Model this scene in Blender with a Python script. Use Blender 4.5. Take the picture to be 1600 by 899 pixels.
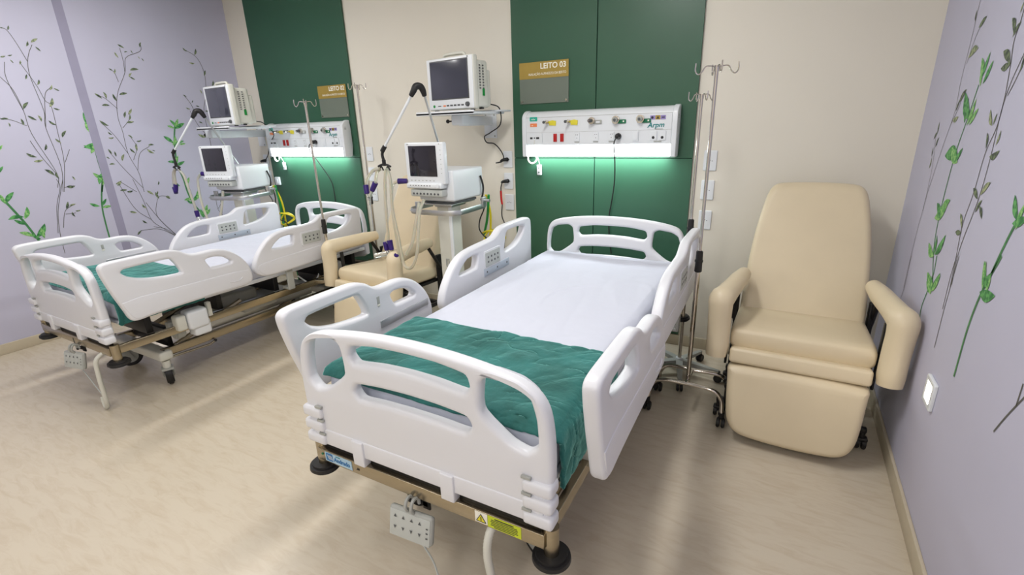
import bpy, bmesh, math, random
from mathutils import Vector, Matrix, Euler, noise
random.seed(7)
R = math.radians
SC = bpy.context.scene
COL = SC.collection
for _o in list(bpy.data.objects):
    bpy.data.objects.remove(_o, do_unlink=True)

# ------------------------------------------------------------------ camera
cam_d = bpy.data.cameras.new('camera'); cam = bpy.data.objects.new('camera', cam_d); COL.objects.link(cam)
cam_d.sensor_width = 36.0; cam_d.lens = 758.389 / 1600 * 36; cam_d.clip_start = 0.05
cr, cu, cb = (0.87456222, 0.4839468, -0.03060092), (-0.12704633, 0.28957845, 0.94868517), (0.46797452, -0.82579647, 0.31473804)
m4 = Matrix.Identity(4)
for i in range(3):
    m4[i][0] = cr[i]; m4[i][1] = cu[i]; m4[i][2] = cb[i]
m4[0][3], m4[1][3], m4[2][3] = 0.0, 0.0, 1.6
cam.matrix_world = m4
SC.camera = cam

# ------------------------------------------------------------------ light
SC.view_settings.view_transform = 'Standard'; SC.view_settings.look = 'None'
SC.view_settings.exposure = 0.0; SC.view_settings.gamma = 1.0; SC.view_settings.use_curve_mapping = False
w = bpy.data.worlds.new('world'); SC.world = w; w.use_nodes = True
w.node_tree.nodes['Background'].inputs[0].default_value = (0.95, 0.95, 1.0, 1)
w.node_tree.nodes['Background'].inputs[1].default_value = 0.05
XL, XR, YB, YF, ZC = -5.284, 0.599, 3.508, -2.6, 3.0
def area(name, loc, sx, sy, power, col=(1, 0.985, 0.97), rot=(0, 0, 0), spread=180):
    l = bpy.data.lights.new(name, 'AREA'); l.shape = 'RECTANGLE'; l.size = sx; l.size_y = sy
    l.energy = power; l.color = col; l.spread = R(spread)
    o = bpy.data.objects.new(name, l); COL.objects.link(o); o.location = loc; o.rotation_euler = rot
    return o
# recessed ceiling panels of the ward (above the picture's top edge); each gets its frame and diffuser further down
CEIL = [(-1.05, 1.55, .30, 1.25, 31), (-4.0, 1.55, .30, 1.25, 32), (-2.55, .30, .60, .60, 9), (-2.2, -1.6, .60, .60, 19), (-0.3, -1.3, .60, .60, 30)]
for cx, cy, sx_, sy_, pw in CEIL:
    area('ceiling_lamp_light', (cx, cy, ZC - 0.035), sx_ - .02, sy_ - .02, pw)
# cool tubes behind the diffusers of the two headwall units
for ux in (-1.23, -4.26):
    area('headwall_lamp_light', (ux, 3.43, 1.376), 1.0, 0.07, 6, (0.90, 0.98, 1.0), (0, 0, 0))

# ------------------------------------------------------------------ materials
MATS = {}
def mat(name, col, rough=0.5, metal=0.0, **k):
    m = bpy.data.materials.new(name); m.use_nodes = True
    nt = m.node_tree; b = nt.nodes['Principled BSDF']
    b.inputs['Base Color'].default_value = (*col, 1); b.inputs['Roughness'].default_value = rough
    b.inputs['Metallic'].default_value = metal
    if 'emit' in k:
        b.inputs['Emission Color'].default_value = (*k['emit'], 1); b.inputs['Emission Strength'].default_value = k['strength']
    if 'trans' in k:
        b.inputs['Transmission Weight'].default_value = k['trans']; b.inputs['IOR'].default_value = k.get('ior', 1.45)
    if 'alpha' in k: b.inputs['Alpha'].default_value = k['alpha']
    if 'sheen' in k:
        b.inputs['Sheen Weight'].default_value = k['sheen']; b.inputs['Sheen Roughness'].default_value = 0.4
        b.inputs['Sheen Tint'].default_value = (*k.get('sheentint', (1, 1, 1)), 1)
    if 'coat' in k: b.inputs['Coat Weight'].default_value = k['coat']
    if 'sss' in k: b.inputs['Subsurface Weight'].default_value = k['sss']
    if 'var' in k or 'bump' in k:
        tc = nt.nodes.new('ShaderNodeTexCoord'); mp = nt.nodes.new('ShaderNodeMapping')
        nt.links.new(tc.outputs['Object'], mp.inputs[0]); mp.inputs['Scale'].default_value = k.get('stretch', (1, 1, 1))
        nz = nt.nodes.new('ShaderNodeTexNoise'); nz.inputs['Scale'].default_value = k.get('scale', 8); nz.inputs['Detail'].default_value = k.get('detail', 4)
        nt.links.new(mp.outputs[0], nz.inputs['Vector'])
        if 'var' in k:
            r = nt.nodes.new('ShaderNodeValToRGB'); e = r.color_ramp.elements
            v = k['var']; c2 = k.get('col2', tuple(c * (1 - v) for c in col))
            e[0].position, e[1].position = k.get('ramp', (0.35, 0.65))
            e[0].color = (*c2, 1); e[1].color = (*col, 1)
            nt.links.new(nz.outputs[0], r.inputs[0]); nt.links.new(r.outputs[0], b.inputs['Base Color'])
        if 'bump' in k:
            nb = nt.nodes.new('ShaderNodeTexNoise'); nb.inputs['Scale'].default_value = k.get('bscale', 60); nb.inputs['Detail'].default_value = 3
            if k.get('ridged'): nb.noise_type = 'RIDGED_MULTIFRACTAL'; nb.inputs['Distortion'].default_value = 0.6
            nt.links.new(mp.outputs[0], nb.inputs['Vector'])
            bp = nt.nodes.new('ShaderNodeBump'); bp.inputs['Strength'].default_value = k['bump']; bp.inputs['Distance'].default_value = k.get('bdist', 0.004)
            nt.links.new(nb.outputs[0], bp.inputs['Height']); nt.links.new(bp.outputs[0], b.inputs['Normal'])
    MATS[name] = m
    return m
def s(r, g, b):
    f = lambda c: (c / 255 / 12.92) if c / 255 <= 0.04045 else ((c / 255 + 0.055) / 1.055) ** 2.4
    return (f(r), f(g), f(b))
WALLC = mat('cream_wall_paint', s(229, 224, 211), 0.6, var=0.02, scale=2)
LILAC = mat('lilac_wall_paint', s(196, 195, 215), 0.6, var=0.03, scale=2)
CEILM = mat('ceiling_paint', s(236, 234, 228), 0.8, var=0.02, scale=2)
GREENP = mat('green_laminate', s(48, 91, 69), 0.36, var=0.05, scale=3)
GROOVE = mat('dark_green_joint', s(18, 42, 32), 0.6, var=0.1)
BASEB = mat('vinyl_baseboard', s(200, 189, 166), 0.35, var=0.05, scale=20)
WHITEP = mat('white_moulded_plastic', s(224, 225, 230), 0.33, var=0.015, scale=4, bump=0.03, bscale=250, bdist=0.001)
WHITE2 = mat('white_enamel', s(228, 232, 236), 0.3, var=0.02)
OFFW = mat('off_white_casing', s(214, 214, 204), 0.4, var=0.03, scale=10)
GREYP = mat('grey_plastic', s(168, 170, 165), 0.45, var=0.05, scale=12)
GREYD = mat('dark_grey_plastic', s(84, 86, 88), 0.5, var=0.05)
LGREY = mat('pale_grey_keypad', s(186, 190, 186), 0.5, var=0.03)
BLACK = mat('black_rubber', s(26, 25, 26), 0.55, var=0.1, scale=20)
BLACKM = mat('black_painted_metal', s(30, 30, 32), 0.4, metal=0.3, var=0.1)
STEEL = mat('brushed_stainless', s(176, 165, 143), 0.26, metal=1.0, var=0.1, scale=20, stretch=(1, 1, 12), ramp=(.3, .7))
STEEL2 = mat('satin_aluminium', s(200, 202, 204), 0.35, metal=0.9, var=0.06, scale=14)
CHROME = mat('chrome', s(214, 208, 200), 0.12, metal=1.0, var=0.05)
SHEET = mat('white_cotton_sheet', s(203, 206, 219), 0.85, sheen=0.1, var=0.015, scale=3, bump=0.5, bscale=6, bdist=0.02)
VELVET = mat('teal_velvet', s(34, 108, 104), 0.75, sheen=1.0, sheentint=s(150, 220, 210), var=0.35, col2=s(8, 78, 72), scale=5, detail=9, ramp=(.36, .62), bump=0.8, bscale=20, bdist=0.010)
LEATHER = mat('cream_vinyl_upholstery', s(219, 204, 174), 0.42, var=0.03, scale=6, bump=0.15, bscale=200, bdist=0.001)
SCREEN = mat('grey_glass_screen', s(62, 64, 76), 0.16, var=0.04, coat=0.5)
SCREEND = mat('dark_glass_screen', s(40, 38, 46), 0.14, var=0.04, coat=0.5)
HOSE = mat('translucent_ivory_hose', s(236, 232, 216), 0.3, trans=0.68, var=0.03, sss=0.2)
PURPLE = mat('violet_connector', s(50, 26, 112), 0.35, var=0.1)
CLEAR = mat('clear_acrylic', s(236, 238, 236), 0.06, trans=0.8, ior=1.45)
ACRYL = mat('sign_acrylic', s(150, 160, 148), 0.12, trans=0.45, ior=1.2)
GOLD = mat('gold_sign_vinyl', s(168, 142, 66), 0.4, metal=0.15, var=0.08, scale=10)
INKW = mat('white_lettering', s(240, 238, 226), 0.5)
RED = mat('red_socket', s(182, 22, 22), 0.4, var=0.05)
YEL = mat('yellow_tag', s(226, 214, 60), 0.45, var=0.04)
YELL = mat('yellow_hose', s(214, 198, 30), 0.4, var=0.08)
GREENH = mat('green_hose', s(16, 140, 60), 0.4, var=0.08)
GREENT = mat('green_tag', s(14, 112, 74), 0.45, var=0.05)
TEALS = mat('teal_sticker', s(30, 176, 152), 0.5, var=0.04)
ORANGE = mat('orange_sticker', s(240, 138, 84), 0.5, var=0.04)
LABELB = mat('blue_label', s(44, 112, 168), 0.5, var=0.05)
STRIPM = mat('blue_grey_strip', s(186, 196, 208), 0.5, var=0.03)
LABELW = mat('pale_label', s(170, 200, 220), 0.5, var=0.04)
LIME = mat('lime_warning_sticker', s(200, 214, 40), 0.5, var=0.04)
VIOLET = mat('violet_sticker', s(146, 132, 190), 0.5, var=0.05)
INKD = mat('dark_print', s(40, 40, 42), 0.6)
INKT = mat('teal_print', s(20, 130, 130), 0.6)
TUBE = mat('lit_tube_diffuser', (0.9, 1, 0.97), 0.5, emit=(0.93, 1.0, 1.0), strength=7)
PANELE = mat('ceiling_panel_diffuser', (1, 1, 1), 0.5, emit=(1, 0.96, 0.9), strength=4)
NIGHT = mat('lit_night_light', (1, 0.95, 0.85), 0.5, emit=(1, 0.90, 0.76), strength=22)
LEAFG = mat('mural_bright_green', s(100, 172, 98), 0.6, var=0.5, col2=s(44, 116, 62), scale=45, ramp=(.42, .58))
LEAFG2 = mat('mural_light_green', s(152, 200, 124), 0.6, var=0.4, col2=s(86, 158, 82), scale=60, ramp=(.42, .58))
LEAFD = mat('mural_olive', s(116, 132, 98), 0.6, var=0.6, col2=s(56, 70, 60), scale=60, ramp=(.42, .58))
LEAFY = mat('mural_pale_olive', s(164, 172, 132), 0.6, var=0.4, col2=s(96, 112, 88), scale=60, ramp=(.42, .58))
STEMB = mat('mural_twig_brown', s(98, 98, 92), 0.6, var=0.3, scale=20)
STEMG = mat('mural_stem_green', s(72, 140, 84), 0.6, var=0.3, scale=30)

def floor_mat():
    m = bpy.data.materials.new('marbled_vinyl_floor'); m.use_nodes = True; nt = m.node_tree; b = nt.nodes['Principled BSDF']
    tc = nt.nodes.new('ShaderNodeTexCoord'); mp = nt.nodes.new('ShaderNodeMapping'); nt.links.new(tc.outputs['Object'], mp.inputs[0])
    mp.inputs['Scale'].default_value = (0.7, 3.0, 1); mp.inputs['Rotation'].default_value = (0, 0, R(8))
    n1 = nt.nodes.new('ShaderNodeTexNoise'); n1.inputs['Scale'].default_value = 9; n1.inputs['Detail'].default_value = 8; n1.inputs['Roughness'].default_value = 0.62; n1.inputs['Distortion'].default_value = 0.8
    nt.links.new(mp.outputs[0], n1.inputs['Vector'])
    r = nt.nodes.new('ShaderNodeValToRGB'); e = r.color_ramp.elements
    e[0].position = 0.28; e[0].color = (*s(190, 176, 155), 1); e[1].position = 0.56; e[1].color = (*s(200, 189, 170), 1)
    nt.links.new(n1.outputs[0], r.inputs[0]); nt.links.new(r.outputs[0], b.inputs['Base Color'])
    b.inputs['Roughness'].default_value = 0.27; b.inputs['Specular IOR Level'].default_value = 0.45
    n2 = nt.nodes.new('ShaderNodeTexNoise'); n2.inputs['Scale'].default_value = 3; nt.links.new(tc.outputs['Object'], n2.inputs['Vector'])
    bp = nt.nodes.new('ShaderNodeBump'); bp.inputs['Strength'].default_value = 0.12; bp.inputs['Distance'].default_value = 0.01
    nt.links.new(n2.outputs[0], bp.inputs['Height']); nt.links.new(bp.outputs[0], b.inputs['Normal'])
    return m
FLOOR = floor_mat()

# ------------------------------------------------------------------ mesh helpers
def catmull(P, n=8, closed=False):
    P = [Vector(p) for p in P]; out = []
    N = len(P); rng = range(N) if closed else range(N - 1)
    for i in rng:
        p0 = P[(i - 1) % N] if (closed or i > 0) else P[0] * 2 - P[1]
        p1 = P[i]; p2 = P[(i + 1) % N]
        p3 = P[(i + 2) % N] if (closed or i + 2 < N) else P[-1] * 2 - P[-2]
        for k in range(n):
            t = k / n
            out.append(0.5 * ((2 * p1) + (p2 - p0) * t + (2 * p0 - 5 * p1 + 4 * p2 - p3) * t * t + (3 * p1 - p0 - 3 * p2 + p3) * t ** 3))
    if not closed: out.append(P[-1].copy())
    return out
def chaikin(P, it=2, closed=True):
    P = [tuple(p) for p in P]
    for _ in range(it):
        Q = []
        N = len(P)
        for i in range(N if closed else N - 1):
            a, b = P[i], P[(i + 1) % N]
            Q.append(tuple(a[k] * .75 + b[k] * .25 for k in range(len(a)))); Q.append(tuple(a[k] * .25 + b[k] * .75 for k in range(len(a))))
        P = Q if closed else [P[0]] + Q + [P[-1]]
    return P
def rrect(w, h, r, cx=0, cy=0, n=5):
    o = []
    for (sx, sy, a0) in ((1, 1, 0), (-1, 1, 90), (-1, -1, 180), (1, -1, 270)):
        for k in range(n + 1):
            a = R(a0 + 90 * k / n); o.append((cx + sx * (w / 2 - r) + r * math.cos(a), cy + sy * (h / 2 - r) + r * math.sin(a)))
    return o
class M:
    def __init__(s_): s_.bm = bmesh.new(); s_.mats = []; s_.mi = 0
    def m(s_, mt):
        if mt not in s_.mats: s_.mats.append(mt)
        s_.mi = s_.mats.index(mt); return s_
    def _merge(s_, t):
        for f in t.faces: f.material_index = s_.mi
        me = bpy.data.meshes.new('tmp'); t.to_mesh(me); t.free(); s_.bm.from_mesh(me); bpy.data.meshes.remove(me)
        return s_
    def box(s_, c, size, bev=0.0, rot=None, seg=3, taper=None):
        t = bmesh.new(); bmesh.ops.create_cube(t, size=1)
        for v in t.verts:
            v.co = Vector((v.co.x * size[0], v.co.y * size[1], v.co.z * size[2]))
        if taper:
            for v in t.verts:
                if v.co.z > 0: v.co.x *= taper[0]; v.co.y *= taper[1]
        if bev > 0: bmesh.ops.bevel(t, geom=t.edges[:] + t.verts[:], offset=min(bev, min(size) * .49), segments=seg, profile=0.5, affect='EDGES')
        mt = Matrix.Translation(c) @ (Euler(rot).to_matrix().to_4x4() if rot else Matrix.Identity(4))
        bmesh.ops.transform(t, matrix=mt, verts=t.verts); return s_._merge(t)
    def cyl(s_, p0, p1, r, r2=None, seg=20, bev=0.0):
        p0, p1 = Vector(p0), Vector(p1); d = p1 - p0; t = bmesh.new()
        bmesh.ops.create_cone(t, cap_ends=True, segments=seg, radius1=r, radius2=r if r2 is None else r2, depth=d.length)
        if bev: bmesh.ops.bevel(t, geom=[e for e in t.edges if len(e.link_faces) == 2 and any(len(f.verts) > 4 for f in e.link_faces)], offset=bev, segments=2, affect='EDGES')
        q = Vector((0, 0, 1)).rotation_difference(d.normalized()).to_matrix().to_4x4()
        bmesh.ops.transform(t, matrix=Matrix.Translation((p0 + p1) / 2) @ q, verts=t.verts); return s_._merge(t)
    def ball(s_, c, r, sc=(1, 1, 1), seg=16):
        t = bmesh.new(); bmesh.ops.create_uvsphere(t, u_segments=seg, v_segments=seg // 2 + 2, radius=r)
        bmesh.ops.transform(t, matrix=Matrix.Translation(c) @ Matrix.Diagonal((*sc, 1)), verts=t.verts); return s_._merge(t)
    def tube(s_, P, r, seg=10, n=8, smooth=True, closed=False, flat=None, corr=None):
        Q = catmull(P, n, closed) if smooth else [Vector(p) for p in P]
        if corr:   # corrugated: resample evenly, radius alternates
            pitch, amp = corr; L = [0]
            for a, b in zip(Q, Q[1:]): L.append(L[-1] + (b - a).length)
            N = max(4, int(L[-1] / pitch * 2)); out = []; j = 0
            for k in range(N + 1):
                d = L[-1] * k / N
                while j < len(L) - 2 and L[j + 1] < d: j += 1
                out.append(Q[j].lerp(Q[j + 1], (d - L[j]) / max(1e-9, L[j + 1] - L[j])))
            Q = out
        t = bmesh.new(); rings = []; N = len(Q)
        tang = [(Q[min(i + 1, N - 1)] - Q[max(i - 1, 0)]).normalized() for i in range(N)]
        if closed: tang = [(Q[(i + 1) % N] - Q[i - 1]).normalized() for i in range(N)]
        up = Vector((0, 0, 1)) if abs(tang[0].z) < .9 else Vector((1, 0, 0))
        u = tang[0].cross(up).normalized()
        for i in range(N):
            u = (u - tang[i] * u.dot(tang[i])).normalized(); v = tang[i].cross(u)
            rr = r[i * (len(r) - 1) // max(1, N - 1)] if isinstance(r, (list, tuple)) and not flat else r
            if isinstance(r, (list, tuple)):
                x = i / max(1, N - 1) * (len(r) - 1); a = int(min(x, len(r) - 2)); rr = r[a] + (r[a + 1] - r[a]) * (x - a)
            if corr: rr = rr * (1 + corr[1] * (1 if i % 2 else -1))
            fu, fv = flat if flat else (1, 1)
            rings.append([t.verts.new(Q[i] + u * math.cos(2 * math.pi * k / seg) * rr * fu + v * math.sin(2 * math.pi * k / seg) * rr * fv) for k in range(seg)])
        for i in range(N if closed else N - 1):
            A, B = rings[i], rings[(i + 1) % N]
            for k in range(seg): t.faces.new((A[k], A[(k + 1) % seg], B[(k + 1) % seg], B[k]))
        if not closed:
            t.faces.new(rings[0][::-1]); t.faces.new(rings[-1])
        bmesh.ops.recalc_face_normals(t, faces=t.faces)
        return s_._merge(t)
    def loft(s_, rings, cap=True):
        t = bmesh.new(); V = [[t.verts.new(p) for p in r] for r in rings]; n = len(V[0])
        for A, B in zip(V, V[1:]):
            for k in range(n): t.faces.new((A[k], A[(k + 1) % n], B[(k + 1) % n], B[k]))
        if cap: t.faces.new(V[0][::-1]); t.faces.new(V[-1])
        bmesh.ops.recalc_face_normals(t, faces=t.faces); return s_._merge(t)
    def plate(s_, outline, holes=(), thick=0.04, bev=0.012, frame=None, res=3):
        """outline and holes in a 2-D plane, extruded along its normal with rounded edges; frame maps (u, v, w) to the thing's own axes"""
        cu_ = bpy.data.curves.new('t', 'CURVE'); cu_.dimensions = '2D'; cu_.fill_mode = 'BOTH'
        cu_.extrude = max(1e-5, thick / 2 - bev); cu_.bevel_depth = bev; cu_.bevel_resolution = res; cu_.offset = -bev
        for P in [outline] + list(holes):
            sp = cu_.splines.new('POLY'); sp.points.add(len(P) - 1)
            for i, p in enumerate(P): sp.points[i].co = (p[0], p[1], 0, 1)
            sp.use_cyclic_u = True
        ob = bpy.data.objects.new('t', cu_); COL.objects.link(ob)
        dg = bpy.context.evaluated_depsgraph_get(); me = bpy.data.meshes.new_from_object(ob.evaluated_get(dg))
        t = bmesh.new(); t.from_mesh(me); bpy.data.objects.remove(ob); bpy.data.curves.remove(cu_); bpy.data.meshes.remove(me)
        bmesh.ops.remove_doubles(t, verts=t.verts, dist=1e-5)
        if frame:
            for v in t.verts: v.co = Vector(frame(*v.co))
        bmesh.ops.recalc_face_normals(t, faces=t.faces)
        return s_._merge(t)
    def poly(s_, P, off=None):
        t = bmesh.new(); t.faces.new([t.verts.new(p) for p in P]); return s_._merge(t)
    def text(s_, body, size, frame, align='LEFT', depth=0.0006, squash=1.0, bold=0.0):
        cu_ = bpy.data.curves.new('t', 'FONT'); cu_.body = body; cu_.size = size; cu_.align_x = align; cu_.extrude = depth; cu_.offset = bold
        ob = bpy.data.objects.new('t', cu_); COL.objects.link(ob)
        dg = bpy.context.evaluated_depsgraph_get(); me = bpy.data.meshes.new_from_object(ob.evaluated_get(dg))
        t = bmesh.new(); t.from_mesh(me); bpy.data.objects.remove(ob); bpy.data.curves.remove(cu_); bpy.data.meshes.remove(me)
        for v in t.verts: v.co = Vector(frame(v.co.x * squash, v.co.y, v.co.z))
        return s_._merge(t)
    def out(s_, name, parent=None, loc=(0, 0, 0), rot=(0, 0, 0), smooth=True, ang=38):
        me = bpy.data.meshes.new(name)
        bm = s_.bm
        if smooth:
            for f in bm.faces: f.smooth = True
            ca = R(ang)
            for e in bm.edges:
                if len(e.link_faces) == 2:
                    try: e.smooth = e.calc_face_angle() < ca
                    except ValueError: pass
        bm.to_mesh(me); bm.free()
        for mt in s_.mats: me.materials.append(mt)
        o = bpy.data.objects.new(name, me); COL.objects.link(o); o.location = loc; o.rotation_euler = rot
        if parent: o.parent = parent
        return o
def N(mt): return M().m(mt)
def thing(name, label, cat, loc=(0, 0, 0), rz=0, group=None):
    o = bpy.data.objects.new(name, None); COL.objects.link(o); o.empty_display_size = 0.1
    o.location = loc; o.rotation_euler = (0, 0, rz); o['label'] = label; o['category'] = cat
    if group: o['group'] = group
    return o
def tag(o, label, cat, group=None):
    o['label'] = label; o['category'] = cat
    if group: o['group'] = group
    return o
def struct(o): o['kind'] = 'structure'; return o
def copy_tree(o, parent=None):
    c = o.copy(); COL.objects.link(c)
    if parent: c.parent = parent
    for ch in [x for x in bpy.data.objects if x.parent is o]: copy_tree(ch, c)
    return c
def place(o, loc, rz=0, label=None):
    o.location = loc; o.rotation_euler = (0, 0, rz)
    if label: o['label'] = label
    return o
# frames: outline plane -> axes
FX = lambda x0: (lambda u, v, w_: (x0 + w_, u, v))      # plate in the y-z plane
FY = lambda y0: (lambda u, v, w_: (u, y0 + w_, v))      # plate in the x-z plane
FZ = lambda z0: (lambda u, v, w_: (u, v, z0 + w_))

# ------------------------------------------------------------------ room shell
T = 0.12
struct(N(FLOOR).box(((XL + XR) / 2, (YB + YF) / 2, -T / 2), (XR - XL + 2 * T, YB - YF + 2 * T, T)).out('floor', smooth=False))
struct(N(CEILM).box(((XL + XR) / 2, (YB + YF) / 2, ZC + T / 2), (XR - XL + 2 * T, YB - YF + 2 * T, T)).out('ceiling', smooth=False))
struct(N(WALLC).box(((XL + XR) / 2, YB + T / 2, ZC / 2), (XR - XL + 2 * T, T, ZC)).out('wall_back', smooth=False))
struct(N(WALLC).box(((XL + XR) / 2, YF - T / 2, ZC / 2), (XR - XL + 2 * T, T, ZC)).out('wall_front', smooth=False))
wl = struct(N(LILAC).box((XL - T / 2, (YB + YF) / 2, ZC / 2), (T, YB - YF, ZC)).out('wall_left', smooth=False))
wr = struct(N(LILAC).box((XR + T / 2, (YB + YF) / 2, ZC / 2), (T, YB - YF, ZC)).out('wall_right', smooth=False))
STRIPE = mat('grey_lilac_stripe', s(158, 155, 178), 0.6, var=0.04)
o = N(STRIPE).box((XL + 0.0012, 2.10, ZC / 2 + 0.05), (0.002, 0.065, ZC - 0.1)).out('painted_stripe', wl, smooth=False)
struct(N(BASEB).box((XL + 0.007, (YB + YF) / 2, 0.042), (0.014, YB - YF, 0.084), 0.003).out('baseboard_left'))
struct(N(BASEB).box((XR - 0.007, (YB + YF) / 2, 0.042), (0.014, YB - YF, 0.084), 0.003).out('baseboard_right'))
struct(N(BASEB).box(((XL + XR) / 2, YB - 0.007, 0.042), (XR - XL - .03, 0.014, 0.084), 0.003).out('baseboard_back'))
# green laminate cladding behind each bed: boards with open joints
for i, (x0, x1) in enumerate(((-4.937, -3.602), (-1.915, -0.568))):
    b = N(GROOVE).box(((x0 + x1) / 2, YB - 0.003, ZC / 2 + .045), (x1 - x0 - .01, 0.006, ZC - .09))
    b.m(GREENP)
    for (a, c_) in (((x0, -1.253), (-1.247, x1)) if i else ((x0, x1),)):
        for (za, zb) in ((0.09, 1.361), (1.3645, ZC - 0.002)):
            b.box(((a + c_) / 2, YB - 0.012, (za + zb) / 2), (c_ - a, 0.018, zb - za), 0.0015, seg=1)
    struct(b.out('trim_%d' % (i + 1), smooth=False))

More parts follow.
